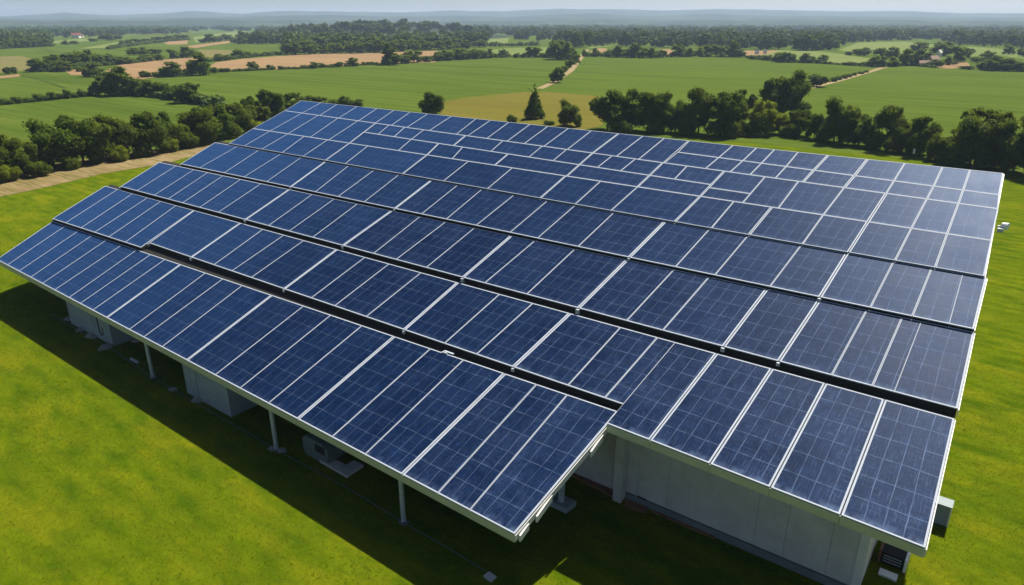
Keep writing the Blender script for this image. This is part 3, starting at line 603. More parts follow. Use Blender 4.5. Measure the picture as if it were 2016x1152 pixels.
# ------------------------------------------------------------------ things around the shed
def pier(a, c, e, zt, label, seamx=None, mark=None):
    A, B2, E_ = ground(*a), ground(*c), ground(*e)
    y0 = (A[1] + B2[1]) / 2; depth = max(2.2, E_[1] - y0 + 0.5)
    root = empty('concrete_pier', ((A[0] + B2[0]) / 2, y0 + depth / 2, 0), label, 'concrete pier')
    b = MB(); b.box(A[0], B2[0], y0, y0 + depth, -0.05, zt); b.build('body', M['concrete2'], root, bevel=0.03)
    if seamx is not None:
        b = MB(); b.box(seamx - 0.02, seamx + 0.02, y0 - 0.004, y0 + 0.02, 0.0, zt - 0.05); b.build('joint', M['dark'], root)
    if mark is not None:
        X = at_y(mark[0], mark[1], y0)
        b = MB(); b.tube([X + (-0.28, -0.03, 0.85), X + (-0.22, -0.04, -0.35), X + (0.0, -0.05, -0.62), X + (0.30, -0.04, -0.45), X + (0.30, -0.03, 0.05)], 0.035, 8); b.build('cable_loop', M['dark'], root)
    return root
zc = zrow('R1', 19.5) - 0.45
pier((142, 637), (222, 683), (272, 668), zc, 'left grey concrete pier under the front eave, with dark cable loop', None, (198, 645))
gA = ground(385, 778); pier((375, 772), (450, 825), (510, 793), zc, 'right grey concrete pier under the front eave, with one vertical joint', at_y(385, 740, 18.85)[0])
# cable on the grass along the posts
b = MB(); pts = [ground(*q) + (0, 0, 0.06) for q in ((100, 619), (150, 650), (222, 690), (300, 744), (372, 786), (450, 832), (540, 884), (590, 912), (690, 966), (795, 1031), (880, 1080), (955, 1126))]
b.tube(pts, 0.022, 6); o = b.build('ground_cable', M['dark_steel']); tag(o, 'thin grey cable lying on the grass along the eave posts', 'cable')
def lump(name, x, y, s, mat, label, cat, flat=0.5, group=None, z=0.0):
    P = ground(x, y); bm = __import__('bmesh').new(); __import__('bmesh').ops.create_icosphere(bm, subdivisions=2, radius=1.0)
    for v in bm.verts:
        k = 1 + 0.25 * math.sin(v.co.x * 5 + x) * math.cos(v.co.y * 4 + y) + rnd.uniform(-0.08, 0.08); v.co = Vector((v.co.x * s * k * 1.3, v.co.y * s * k, v.co.z * s * k * flat))
    me = D.meshes.new(name); bm.to_mesh(me); bm.free(); me.materials.append(mat)
    o = D.objects.new(name, me); COL.objects.link(o); o.location = (P[0], P[1], z + s * flat * 0.35); o.rotation_euler = (0, 0, rnd.uniform(0, 6)); return tag(o, label, cat, group)
for (x, y, s, lb) in ((160, 651, 0.40, 'small pale stone by the cable, nearest the left corner of the left pier'), (181, 664, 0.50, 'pale flat stone in front of the left pier face'), (208, 686, 0.52, 'pale stone at the right front corner of the left pier'),
                      (268, 672, 0.42, 'pale stone at the rear side of the left pier'), (138, 629, 0.42, 'pale stone at the left edge of the left pier'), (537, 0, 0, '')):
    if s: lump('stone', x, y, s * 0.8, M['stone'], lb, 'stone', 0.5, 'pale stones around the left pier')
for (x, y, s, lb) in ((536, 885, 0.20, 'small white stone at the foot of the middle eave post'), (555, 888, 0.24, 'white stone just right of the middle eave post'), (537, 751, 0.0, ''), (388, 790, 0.3, 'stone beside the cable in front of the right pier'), (340, 768, 0.22, 'little stone between the left post and the right pier')):
    if s: lump('stone', x, y, s, M['stone'], lb, 'stone', 0.5)
b = MB(); P = ground(965, 1138); b.prism([P + (-0.24, -0.16, 0.12), P + (0.2, -0.2, 0.12), P + (0.23, 0.14, 0.12), P + (-0.2, 0.18, 0.12)], 0.14); o = b.build('concrete_block', M['concrete'], bevel=0.02)
tag(o, 'small square concrete block on the shaded grass at the cable end', 'block')
# tipped plastic tank with a dark opening, and slab beside it
P = ground(622, 906); tank = empty('water_tank', tuple(P), 'old grey-green plastic tank with a cut-out opening under the eave', 'tank')
b = MB(); w, dpt, h = 2.1, 1.5, 1.25
prof = [(-w / 2, 0.25), (-w / 2 + 0.25, 0.02), (w / 2 - 0.25, 0.02), (w / 2, 0.25), (w / 2, h - 0.35), (w / 2 - 0.4, h), (-w / 2 + 0.3, h), (-w / 2, h - 0.25)]
k = len(b.v); n = len(prof)
for yy in (0.0, dpt): b.v += [(P[0] + x, P[1] + yy, z) for x, z in prof]
b.f.append(tuple(range(n))); b.uv += [(0, 0)] * n; b.f.append(tuple(range(2 * n - 1, n - 1, -1))); b.uv += [(0, 0)] * n
for i in range(n): j = (i + 1) % n; b.f.append((i, n + i, n + j, j)); b.uv += [(0, 0)] * 4
b.build('shell', M['bin'], tank, bevel=0.05)
b = MB(); b.box(P[0] + 0.05, P[0] + 0.85, P[1] - 0.012, P[1] + 0.05, 0.62, 1.08); b.build('opening', M['dark'], tank)
b = MB(); b.tube([(P[0] - 0.5, P[1] + 0.7, h), (P[0] - 0.5, P[1] + 0.7, h + 0.12)], 0.22, 14); b.build('lid', M['bin'], tank)
b = MB(); pts = [ground(*q) + (0, 0, 0.16) for q in ((630, 911), (683, 942), (716, 920), (697, 911), (682, 920), (650, 903))]
b.prism(pts, 0.2); o = b.build('concrete_slab', M['concrete'], bevel=0.015); tag(o, 'broken grey concrete slab lying on the grass under the front eave', 'slab')
b = MB(); a = ground(258, 708); c = ground(272, 716); b.tube([a + (0, 0, 0.06), c + (0, 0, 0.08)], 0.09, 8); o = b.build('pipe', M['steel']); tag(o, 'short grey pipe lying on the grass left of the first eave post', 'pipe')
# timber along the wall foot
def plank(a, c, w, h, label, z0=0.0, bend=0):
    A, B2 = ground(*a), ground(*c); t = (B2 - A) / np.linalg.norm(B2 - A); nn = np.array([-t[1], t[0], 0]) * w / 2; b = MB()
    b.prism([A - nn + (0, 0, z0 + h), B2 - nn + (0, 0, z0 + h), B2 + nn + (0, 0, z0 + h), A + nn + (0, 0, z0 + h)], h); o = b.build('timber_beam', M['timber'], bevel=0.02); tag(o, label, 'timber beam'); return o
plank((1120, 930), (1232, 988), 0.42, 0.12, 'brown timber beam at the foot of the recessed wall')
plank((1232, 990), (1275, 1004), 0.75, 0.10, 'short wide brown timber board at the foot of the pilaster')
plank((1276, 997), (1420, 1058), 0.26, 0.16, 'upper of two long brown timber beams along the plinth')
plank((1282, 1006), (1408, 1060), 0.22, 0.10, 'lower of two long brown timber beams along the plinth')
b = MB(); P = ground(1266, 990); b.box(P[0] - 0.22, P[0] + 0.22, P[1] - 0.2, P[1] + 0.12, 0.0, 0.38); b.box(P[0] - 0.26, P[0] + 0.26, P[1] - 0.24, P[1] + 0.16, 0.382, 0.45); o = b.build('drain_box', M['dark'], bevel=0.02); tag(o, 'small dark drain box in the corner of the pilaster', 'box')
# air unit by the side wall
vx = XR; ac = empty('air_unit', (vx + 0.8, 29.3, 0), 'dark grilled air unit with white side panels beside the cream side wall', 'air unit')
b = MB(); b.box(vx + 0.35, vx + 1.25, 28.9, 29.7, 0.10, 0.62); b.build('casing', M['dark'], ac, bevel=0.02)
for i in range(3):
    b = MB(); z = 0.20 + i * 0.14; b.box(vx + 0.45, vx + 1.15, 28.865, 28.898, z, z + 0.03); b.build('slat', M['steel'], ac)
b = MB(); b.box(vx + 1.252, vx + 1.36, 28.8, 29.75, 0.05, 0.68); b.build('side_panel', M['white'], ac, bevel=0.01)
b = MB(); b.box(vx + 0.25, vx + 0.348, 28.85, 29.75, 0.05, 0.68); b.build('side_panel', M['timber'], ac, bevel=0.01)
b = MB(); b.box(vx + 0.45, vx + 1.15, 28.05, 28.45, -0.05, 0.12); o = b.build('paving_slab', M['white'], bevel=0.03); tag(o, 'white paving slab on the grass in front of the air unit', 'slab')
P = ground(1850, 1035); cab = empty('utility_cabinet', (P[0] - 0.1, P[1] + 0.3, 0), 'small grey cabinet with a white rim standing beside the right roof edge', 'cabinet')
b = MB(); b.box(P[0] - 1.0, P[0] + 0.24, P[1], P[1] + 0.6, 0.06, 1.12); b.build('body', M['concrete2'], cab, bevel=0.02)
b = MB(); b.box(P[0] - 1.03, P[0] + 0.30, P[1] - 0.05, P[1] + 0.65, 1.122, 1.16); b.build('lid', M['concrete2'], cab, bevel=0.01)
b = MB(); b.box(P[0] + 0.242, P[0] + 0.30, P[1] - 0.05, P[1] + 0.65, 0.1, 1.12); b.build('side_rim', M['white'], cab, bevel=0.008)
b = MB(); b.box(P[0] - 0.95, P[0] + 0.2, P[1] + 0.05, P[1] + 0.55, -0.05, 0.058); b.build('foot', M['dark'], cab)
# floodlight on the right roof edge
E_ = LTc.at(1953); E2 = E_ + (0.037, 1.6, zrow('T', E_[1] + 1.6) - E_[2])
fl = empty('floodlight', tuple(E2), 'small white floodlight on a bracket at the right roof edge', 'floodlight')
b = MB(); b.box(E2[0] - 0.02, E2[0] + 0.16, E2[1] - 0.05, E2[1] + 0.05, E2[2] - 0.22, E2[2] - 0.14); b.build('bracket', M['steel'], fl)
b = MB(); b.tube([E2 + (0.16, 0.10, -0.12), E2 + (0.44, 0.0, -0.14)], [0.15, 0.20], 14); b.build('lamp_head', M['white'], fl, smooth=False)
b = MB(); b.box(E2[0] + 0.02, E2[0] + 0.3, E2[1] - 0.28, E2[1] - 0.1, E2[2] - 0.42, E2[2] - 0.23); b.build('driver_box', M['steel'], fl, bevel=0.02)
# marker post by the far trees
P = ground(1797, 311); mp = empty('marker_post', tuple(P), 'short post with a white top in front of the right tree row', 'marker post')
b = MB(); b.tube([P, P + (0, 0, 0.75)], 0.07, 8); b.build('stake', M['bark'], mp)
b = MB(); b.box(P[0] - 0.14, P[0] + 0.14, P[1] - 0.1, P[1] + 0.1, 0.752, 1.55); b.build('cap', M['white'], mp, bevel=0.03)
# far houses
def house(x, y, wpx, hpx, roof, label, turn=0.3):
    P = ground(x, y); dd = np.linalg.norm(P[:2]); s = dd / F; w = wpx * s; h = max(3.0, hpx * s); d = w * 0.6
    root = empty('farmhouse', tuple(P), label, 'house'); c, sn = math.cos(turn), math.sin(turn)
    R = lambda a, b2, z: (P[0] + a * c - b2 * sn, P[1] + a * sn + b2 * c, z)
    b = MB(); b.prism([R(-w / 2, -d / 2, h * .55), R(w / 2, -d / 2, h * .55), R(w / 2, d / 2, h * .55), R(-w / 2, d / 2, h * .55)], h * .56); b.build('wall', M['cream'] if roof is not M['redtile'] else M['white'], root)
    b = MB(); o_ = 0.06 * w; e = h * .552
    A, B2, C2, D2 = R(-w / 2 - o_, -d / 2 - o_, e), R(w / 2 + o_, -d / 2 - o_, e), R(w / 2 + o_, d / 2 + o_, e), R(-w / 2 - o_, d / 2 + o_, e); r0, r1 = R(-w / 2 - o_, 0, h), R(w / 2 + o_, 0, h)
    b.quad(A, B2, r1, r0); b.quad(C2, D2, r0, r1); b.quad(D2, C2, B2, A); b.v += [A, r0, D2, B2, C2, r1]; k = len(b.v) - 6; b.f += [(k, k + 1, k + 2), (k + 3, k + 4, k + 5)]; b.uv += [(0, 0)] * 6
    b.build('roof', roof, root)
house(151, 75, 12, 8, M['redtile'], 'small white farmhouse with a red roof among the distant left trees', 0.6)
house(160, 74, 7, 5, M['browntile'], 'pale cottage beside the red-roofed farmhouse', 0.6)
house(1819, 131, 15, 9, M['browntile'], 'cream farm building at the edge of the right field', 0.3)
house(1836, 126, 16, 13, M['browntile'], 'brown-roofed farmhouse half hidden by trees on the right', 1.0)
house(1848, 112, 9, 11, M['cream'], 'pale gabled house between the tall trees on the right', 1.3)
house(1490, 107, 7, 4, M['cream'], 'small pale shed left of the field bushes by the stubble strip', 0.2)
house(1506, 106, 6, 4, M['cream'], 'tiny white hut right beside the field bushes', 0.2)
house(1546, 55, 10, 5, M['cream'], 'tiny white house in the far woods right of centre', 0.2)

# ------------------------------------------------------------------ trees
def np_mesh(name, V, Fq, mat, attr=None):
    me = D.meshes.new(name); nV, nF = len(V), len(Fq); k = Fq.shape[1]
    me.vertices.add(nV); me.vertices.foreach_set("co", V.astype(np.float32).ravel())
    me.loops.add(nF * k); me.loops.foreach_set("vertex_index", Fq.astype(np.int32).ravel())
    me.polygons.add(nF); me.polygons.foreach_set("loop_start", np.arange(0, nF * k, k, dtype=np.int32)); me.polygons.foreach_set("loop_total", np.full(nF, k, dtype=np.int32))
    if attr is not None:
        a = me.attributes.new("tint", 'FLOAT', 'POINT'); a.data.foreach_set("value", attr.astype(np.float32))
    me.update(calc_edges=True); me.materials.append(mat); return me
def unit(v): return v / (np.linalg.norm(v, axis=-1, keepdims=True) + 1e-9)
def leaf_quads(C, N, s, r):
    """quads at C facing N with size s"""
    n = len(C); t = unit(np.cross(N, r.normal(size=(n, 3)))); b = np.cross(N, t); s = s[:, None] if hasattr(s, '__len__') else s
    asp = r.uniform(0.55, 1.0, (n, 1)); V = np.stack([C - t * s - b * s * asp * 0.4, C + t * s * 0.3 - b * s * asp, C + t * s + b * s * asp * 0.4, C - t * s * 0.3 + b * s * asp], 1)
    V[:, 1] += N * s * 0.35; V[:, 3] += N * s * 0.35
    return V.reshape(-1, 3), np.arange(n * 4).reshape(n, 4)
def lumps_for(kind, r):
    L = []
    if kind == 'pine':
        for i in range(15):
            z = 0.12 + 0.86 * i / 14; rad = 0.44 * (1 - (z - 0.1) / 0.90) ** 0.9 + 0.012; m = max(2, int(9 * (1 - z * 0.8)))
            for q in range(m):
                if r.random() < 0.16: continue
                a = q / m * 6.283 + i * 0.8 + r.uniform(-.3, .3); rr = rad * r.uniform(.35, .8); L.append((rr * math.cos(a), rr * math.sin(a), z - rr * 0.12 + r.uniform(-.02, .02), rad * 0.30 + 0.012))
        return L
    n = {'broad': 24, 'tall': 20, 'bush': 12, 'open': 17}[kind]
    for i in range(n):
        while True:
            p = r.uniform(-1, 1, 3)
            if np.dot(p, p) <= 1: break
        if kind == 'broad': c = (p[0] * .36, p[1] * .36, .54 + p[2] * .36); c = (c[0] * (1.12 - 0.65 * max(0, c[2] - .55)), c[1] * (1.12 - 0.65 * max(0, c[2] - .55)), c[2]); rad = r.uniform(.10, .19)
        elif kind == 'tall': c = (p[0] * .30, p[1] * .30, .55 + p[2] * .38); rad = r.uniform(.09, .17)
        elif kind == 'open': c = (p[0] * .38, p[1] * .38, .60 + p[2] * .34); rad = r.uniform(.07, .14)
        else: c = (p[0] * .36, p[1] * .36, .42 + p[2] * .30); rad = r.uniform(.16, .26)
        L.append((*c, rad))
    if kind != 'open':
        for i in range(6):
            a = r.uniform(0, 6.283); L.append((math.cos(a) * .27, math.sin(a) * .27, r.uniform(.10, .30), r.uniform(.12, .17)))
    if kind in ('broad', 'tall', 'open', 'bush'):      # smaller leaf clumps sitting on the big ones
        big = list(L)
        for i in range(60 if kind != 'bush' else 26):
            c = big[r.integers(len(big))]; d = unit(r.normal(size=3)); d[2] = abs(d[2]) * 0.9 - 0.15; R_ = c[3] * r.uniform(.8, 1.15)
            L.append((c[0] + d[0] * R_, c[1] + d[1] * R_, max(.06, c[2] + d[2] * R_ * .9), c[3] * r.uniform(.30, .50)))
    return L
ICO = None
def ico():
    global ICO
    if ICO is None:
        import bmesh
        bm = bmesh.new(); bmesh.ops.create_icosphere(bm, subdivisions=1, radius=1.0)
        ICO = (np.array([v.co[:] for v in bm.verts]), np.array([[v.index for v in f.verts] for f in bm.faces])); bm.free()
    return ICO
def crown_arrays(kind, seed, nleaf, size, core=0.62):
    r = np.random.default_rng(seed); L = np.array(lumps_for(kind, r)); w = L[:, 3] ** 2; idx = r.choice(len(L), nleaf, p=w / w.sum())
    d = unit(r.normal(size=(nleaf, 3))); d[:, 2] = np.where(r.random(nleaf) < 0.35, np.abs(d[:, 2]), d[:, 2])
    rad = L[idx, 3] * r.uniform(0.55, 1.12, nleaf) * (1 + 0.22 * np.sin(d[:, 0] * 7 + idx) * np.cos(d[:, 1] * 6 + idx * 2) )
    sq = np.array([1, 1, 0.62 if kind == 'pine' else 0.85]); C = L[idx, :3] + d * rad[:, None] * sq
    N = unit(d * 0.8 + r.normal(size=(nleaf, 3)) * 0.55 + (0, 0, .15)); C[:, 2] = np.maximum(C[:, 2], 0.015)
    V, Fq = leaf_quads(C, N, size * r.uniform(0.6, 1.35, nleaf), r)
    if core > 0:   # dense twig masses inside the crown, as quads
        iv, fi = ico(); k = len(V); VV, FF = [V], [Fq]
        for c in L:
            v = c[:3] + iv * (c[3] * core) * (1 + 0.2 * r.normal(size=(len(iv), 1)) * 0.5) * sq
            VV.append(v); FF.append(np.concatenate([fi, fi[:, :1]], 1)[:, [0, 1, 2, 2]] + k); k += len(v)
        tri = np.concatenate(FF[1:]); quadsF = FF[0]
        return np.concatenate(VV), quadsF, tri[:, :3]
    return V, Fq, None
def crown_mesh(name, kind, seed, nleaf, size, mat, core=0.62):
    V, Q, T = crown_arrays(kind, seed, nleaf, size, core)
    me = D.meshes.new(name); nt_ = 0 if T is None else len(T); nq = len(Q)
    me.vertices.add(len(V)); me.vertices.foreach_set("co", V.astype(np.float32).ravel())
    li = Q.ravel() if T is None else np.concatenate([Q.ravel(), T.ravel()])
    me.loops.add(len(li)); me.loops.foreach_set("vertex_index", li.astype(np.int32))
    me.polygons.add(nq + nt_); st = np.concatenate([np.arange(nq) * 4, nq * 4 + np.arange(nt_) * 3]); tot = np.concatenate([np.full(nq, 4), np.full(nt_, 3)])
    me.polygons.foreach_set("loop_start", st.astype(np.int32)); me.polygons.foreach_set("loop_total", tot.astype(np.int32))
    me.update(calc_edges=True); me.materials.append(mat); return me
def trunk_mesh(name, kind, seed):
    r = random.Random(seed); b = MB(); top = 0.9 if kind == 'pine' else 0.6; th = 0.016 if kind != 'bush' else 0.012
    pts = [(0, 0, -0.02), (r.uniform(-.01, .01), r.uniform(-.01, .01), 0.15), (r.uniform(-.02, .02), r.uniform(-.02, .02), 0.35), (r.uniform(-.03, .03), r.uniform(-.03, .03), top)]
    b.tube(pts, [th * 1.6, th * 1.1, th * 0.9, th * 0.35], 7)
    for i in range(7):
        z = r.uniform(0.14, top * 0.85); a = r.uniform(0, 6.283); l = r.uniform(.18, .34); b.tube([(0, 0, z), (math.cos(a) * l * .5, math.sin(a) * l * .5, z + l * .35), (math.cos(a) * l, math.sin(a) * l, z + l * .6)], [th * 0.55, th * 0.35, th * 0.15], 5)
    me = b.mesh(name); me.materials.append(M['bark']); return me
LIB = {}
def get_lib(kind, shade, lod, var):
    key = (kind, shade, lod, var)
    if key not in LIB:
        nl, sz = {0: (9500, 0.0215), 1: (1500, 0.046), 2: (420, 0.075)}[lod]
        if kind == 'open': nl = int(nl * 0.7)
        if kind == 'pine': nl = int(nl * 0.75)
        LIB[key] = (crown_mesh('crown', kind, hash((kind, var)) % 9973 if False else (len(kind) * 131 + var * 17 + lod * 7), nl, sz, M['leaf_' + shade], 0.66 if kind != 'open' else 0.5), trunk_mesh('trunk', kind, var))
    return LIB[key]
KINDNAME = {'broad': 'broadleaf tree', 'tall': 'tall tree', 'open': 'loose-crowned tree', 'pine': 'pine tree', 'bush': 'bush'}
NAME = {'broad': 'broadleaf_tree', 'tall': 'broadleaf_tree', 'open': 'broadleaf_tree', 'pine': 'pine_tree', 'bush': 'bush'}
SHADE = {'dark': 'dark green', 'mid': 'mid-green', 'light': 'yellow-green'}
def plant(x, yb, yt, wpx, kind, shade, label, group=None, seed=None):
    P = ground(x, yb); dd = math.hypot(P[0], P[1]); dep = np.linalg.norm(P - (0, 0, H)); v = ray(x, yt); z = H + v[2] * dd / math.hypot(v[0], v[1])
    h = max(1.0, z); w = (1.0 if math.hypot(P[0], P[1]) < 190 else 1.28) * wpx * dep / math.hypot(F, x - CX)
    lod = 0 if dd < 190 else (1 if dd < 420 else 2)
    var = rnd.randrange(5) if lod == 0 else rnd.randrange(4)
    cm, tm = get_lib(kind, shade, lod, var)
    root = empty(NAME[kind], (P[0], P[1], 0), label, 'bush' if kind == 'bush' else ('pine tree' if kind == 'pine' else 'tree'), group)
    e = 1.0 / {'broad': 0.98, 'tall': 0.82, 'open': 0.92, 'pine': 0.82, 'bush': 1.05}[kind]
    root.rotation_euler = (0, 0, rnd.uniform(0, 6.283)); root.scale = (w * e * rnd.uniform(.95, 1.08), w * e * rnd.uniform(.95, 1.08), h * 1.0 / {'broad': 0.94, 'tall': 0.97, 'open': 0.95, 'pine': 1.02, 'bush': 0.86}[kind])
    for me, nm in ((cm, 'crown'), (tm, 'trunk')):
        o = D.objects.new(nm, me); COL.objects.link(o); o.parent = root
    return root
def row_of(items, where, group):
    items = sorted(items, key=lambda t: t[0])
    for i, it in enumerate(items):
        x, yb, yt, w, kind, shade = it
        ofs = f"{ORD[i]} from left {where}" if len(items) > 1 else where
        plant(x, yb, yt, w, kind, shade, f"{SHADE[shade]} {KINDNAME[kind]}, {ofs}", group if len(items) > 1 else None)
# tree row left of the roof
row_of([(-45, 372, 262, 90, 'broad', 'mid'), (8, 352, 256, 62, 'broad', 'mid'), (50, 346, 268, 66, 'broad', 'mid'), (108, 331, 238, 96, 'broad', 'dark'), (165, 322, 220, 98, 'broad', 'dark'), (212, 317, 222, 86, 'broad', 'mid'), (255, 310, 232, 66, 'tall', 'mid'), (300, 303, 218, 82, 'broad', 'dark'),
        (352, 292, 238, 62, 'broad', 'mid'), (395, 283, 206, 78, 'broad', 'mid'), (432, 274, 203, 66, 'broad', 'dark'), (470, 262, 201, 72, 'broad', 'mid'), (505, 250, 204, 60, 'broad', 'mid')], 'in the tree row left of the roof', 'tree row left of the roof')
row_of([(326, 283, 214, 34, 'tall', 'dark'), (492, 240, 186, 36, 'broad', 'dark'), (532, 236, 173, 66, 'broad', 'dark'), (574, 224, 183, 44, 'broad', 'dark'), (604, 218, 186, 40, 'broad', 'dark'), (632, 216, 192, 30, 'broad', 'dark'), (657, 214, 194, 30, 'bush', 'dark'), (680, 214, 190, 24, 'broad', 'dark'), (702, 214, 194, 24, 'broad', 'dark')], 'of those behind the left roof corner', 'dark trees behind the left roof corner')
row_of([(20, 358, 325, 40, 'bush', 'light'), (78, 348, 318, 44, 'bush', 'mid'), (140, 334, 306, 40, 'bush', 'mid'), (238, 318, 285, 36, 'bush', 'light'), (285, 309, 282, 34, 'bush', 'mid'), (336, 299, 270, 36, 'bush', 'light'), (375, 291, 256, 40, 'bush', 'mid'), (415, 282, 250, 40, 'bush', 'light'), (455, 272, 236, 44, 'bush', 'mid'), (500, 262, 232, 44, 'bush', 'light')], 'under the left tree row', 'shrubs under the left tree row')
# tree row behind the roof
row_of([(1196, 256, 171, 74, 'tall', 'dark'), (1244, 257, 174, 62, 'broad', 'dark'), (1275, 258, 172, 36, 'tall', 'dark'), (1303, 259, 177, 62, 'broad', 'dark'), (1330, 260, 200, 40, 'broad', 'dark'), (1374, 263, 170, 70, 'broad', 'dark'), (1418, 267, 172, 74, 'tall', 'dark'), (1446, 266, 190, 44, 'tall', 'mid'), (1497, 265, 196, 66, 'broad', 'light'), (1532, 264, 222, 46, 'broad', 'light'),
        (1572, 268, 214, 56, 'broad', 'dark'), (1602, 274, 222, 44, 'broad', 'dark'), (1641, 280, 193, 78, 'broad', 'dark'), (1690, 287, 224, 54, 'broad', 'dark'), (1744, 295, 199, 66, 'tall', 'dark'), (1776, 300, 240, 46, 'broad', 'dark'), (1811, 307, 222, 56, 'tall', 'dark'), (1868, 322, 262, 70, 'broad', 'dark'), (1908, 326, 207, 112, 'broad', 'dark'), (1948, 330, 212, 62, 'broad', 'mid'), (1994, 340, 217, 84, 'broad', 'dark'), (2045, 350, 222, 90, 'broad', 'dark'), (2110, 362, 230, 100, 'broad', 'dark')], 'in the tree row behind the roof', 'tree row behind the roof')
row_of([(1458, 248, 172, 50, 'open', 'dark'), (1518, 232, 141, 62, 'tall', 'dark'), (1556, 232, 137, 66, 'tall', 'dark')], 'of the taller trees behind the row', 'taller trees behind the row')
row_of([(1225, 262, 232, 44, 'bush', 'dark'), (1290, 263, 238, 46, 'bush', 'dark'), (1350, 266, 232, 44, 'bush', 'dark'), (1440, 270, 236, 46, 'bush', 'mid'), (1480, 268, 236, 40, 'bush', 'dark'), (1555, 270, 240, 44, 'bush', 'dark'), (1620, 279, 248, 44, 'bush', 'dark'), (1668, 286, 250, 46, 'bush', 'mid'), (1715, 293, 256, 44, 'bush', 'dark'), (1758, 300, 262, 46, 'bush', 'mid'), (1798, 306, 268, 34, 'bush', 'dark'), (1838, 316, 262, 40, 'bush', 'mid'), (1888, 328, 286, 56, 'bush', 'dark'), (1935, 332, 286, 56, 'bush', 'dark'), (1975, 338, 290, 60, 'bush', 'dark')], 'under the tree row behind the roof', 'shrubs under the tree row behind the roof')
# single trees in the dry meadow
plant(850, 226, 179, 50, 'broad', 'dark', 'dark round tree standing alone behind the left half of the ridge')
plant(1052, 234, 164, 40, 'pine', 'dark', 'lone dark pine standing in the dry meadow behind the ridge')
plant(1117, 248, 198, 44, 'broad', 'mid', 'small bushy mid-green tree right of the lone pine')
plant(1135, 250, 224, 26, 'bush', 'mid', 'bush at the foot of the small bushy tree')
plant(1007, 244, 225, 24, 'bush', 'dark', 'small round bush peeping over the ridge left of the lone pine')
plant(1080, 246, 236, 24, 'bush', 'dark', 'low dark bush peeping over the ridge right of the lone pine')
# hedge on the left middle distance
row_of([(206, 188, 148, 36, 'broad', 'dark'), (240, 188, 132, 42, 'tall', 'dark'), (266, 188, 150, 34, 'broad', 'dark'), (292, 189, 157, 32, 'broad', 'dark'), (318, 190, 160, 30, 'broad', 'dark'), (345, 194, 168, 30, 'broad', 'dark'), (370, 202, 160, 42, 'broad', 'dark'), (396, 204, 180, 28, 'bush', 'dark'), (222, 187, 160, 24, 'bush', 'mid')], 'in the hedge between the left fields', 'dark hedge between the left fields')
row_of([(4 + i * 14.2, 207 - i * 1.45, 207 - i * 1.45 - (12, 9, 15, 11, 8, 16, 12, 19, 13, 17, 10, 15, 12)[i], 17, 'bush', 'dark') for i in range(13)], 'in the low hedge at the far left edge', 'low hedge on the left field edge')
row_of([(75, 141, 115, 30, 'broad', 'dark'), (100, 140, 119, 24, 'broad', 'dark'), (113, 138, 108, 32, 'broad', 'dark'), (127, 141, 121, 26, 'broad', 'mid'), (141, 132, 105, 36, 'broad', 'dark'), (160, 130, 101, 36, 'broad', 'dark'), (178, 128, 100, 32, 'broad', 'dark'), (196, 128, 108, 26, 'broad', 'dark'), (216, 126, 106, 30, 'broad', 'dark'), (237, 127, 112, 22, 'tall', 'dark'), (251, 126, 112, 18, 'broad', 'dark')], 'in the rounded copse left of the stubble field', 'copse left of the stubble field')
row_of([(183, 151, 124, 34, 'broad', 'mid'), (212, 152, 140, 20, 'bush', 'mid'), (160, 141, 130, 18, 'bush', 'mid')], 'between the left stubble patches', 'paler trees by the stubble')
row_of([(15, 146, 131, 13, 'broad', 'dark'), (26, 145, 131, 14, 'broad', 'dark')], 'of the pair by the brown meadow', 'pair of trees by the brown meadow')
row_of([(262, 109, 94, 18, 'broad', 'dark'), (281, 108, 94, 26, 'broad', 'dark'), (306, 108, 96, 18, 'broad', 'mid'), (285, 121, 107, 28, 'broad', 'dark'), (312, 119, 106, 22, 'broad', 'mid'), (340, 115, 97, 18, 'tall', 'dark'), (368, 113, 93, 36, 'broad', 'dark')], 'above the left stubble field', 'trees above the left stubble field')
row_of([(240, 90, 79, 12, 'bush', 'dark'), (254, 89, 78, 14, 'broad', 'dark'), (268, 88, 76, 13, 'broad', 'dark'), (290, 83, 76, 22, 'broad', 'dark'), (312, 82, 72, 22, 'broad', 'dark'), (332, 80, 70, 22, 'broad', 'mid'), (356, 79, 68, 24, 'broad', 'dark'), (222, 96, 90, 12, 'bush', 'dark')], 'in the hedge before the tan strips', 'short hedge before the tan strips')
row_of([(5 + i * 11.5, 96 - i * 0.55, 96 - i * 0.55 - (14, 16, 18, 20, 17, 19, 21, 17, 13)[i], 19, 'broad', 'dark') for i in range(9)], 'in the tree line above the far left field', 'tree line above the far left field')
row_of([(129, 88, 80, 14, 'broad', 'dark'), (146, 87, 80, 14, 'broad', 'dark'), (184, 82, 74, 16, 'bush', 'dark'), (210, 80, 66, 24, 'broad', 'dark'), (228, 79, 68, 22, 'broad', 'dark')], 'by the far red-roofed house', 'trees before the far red-roofed house')
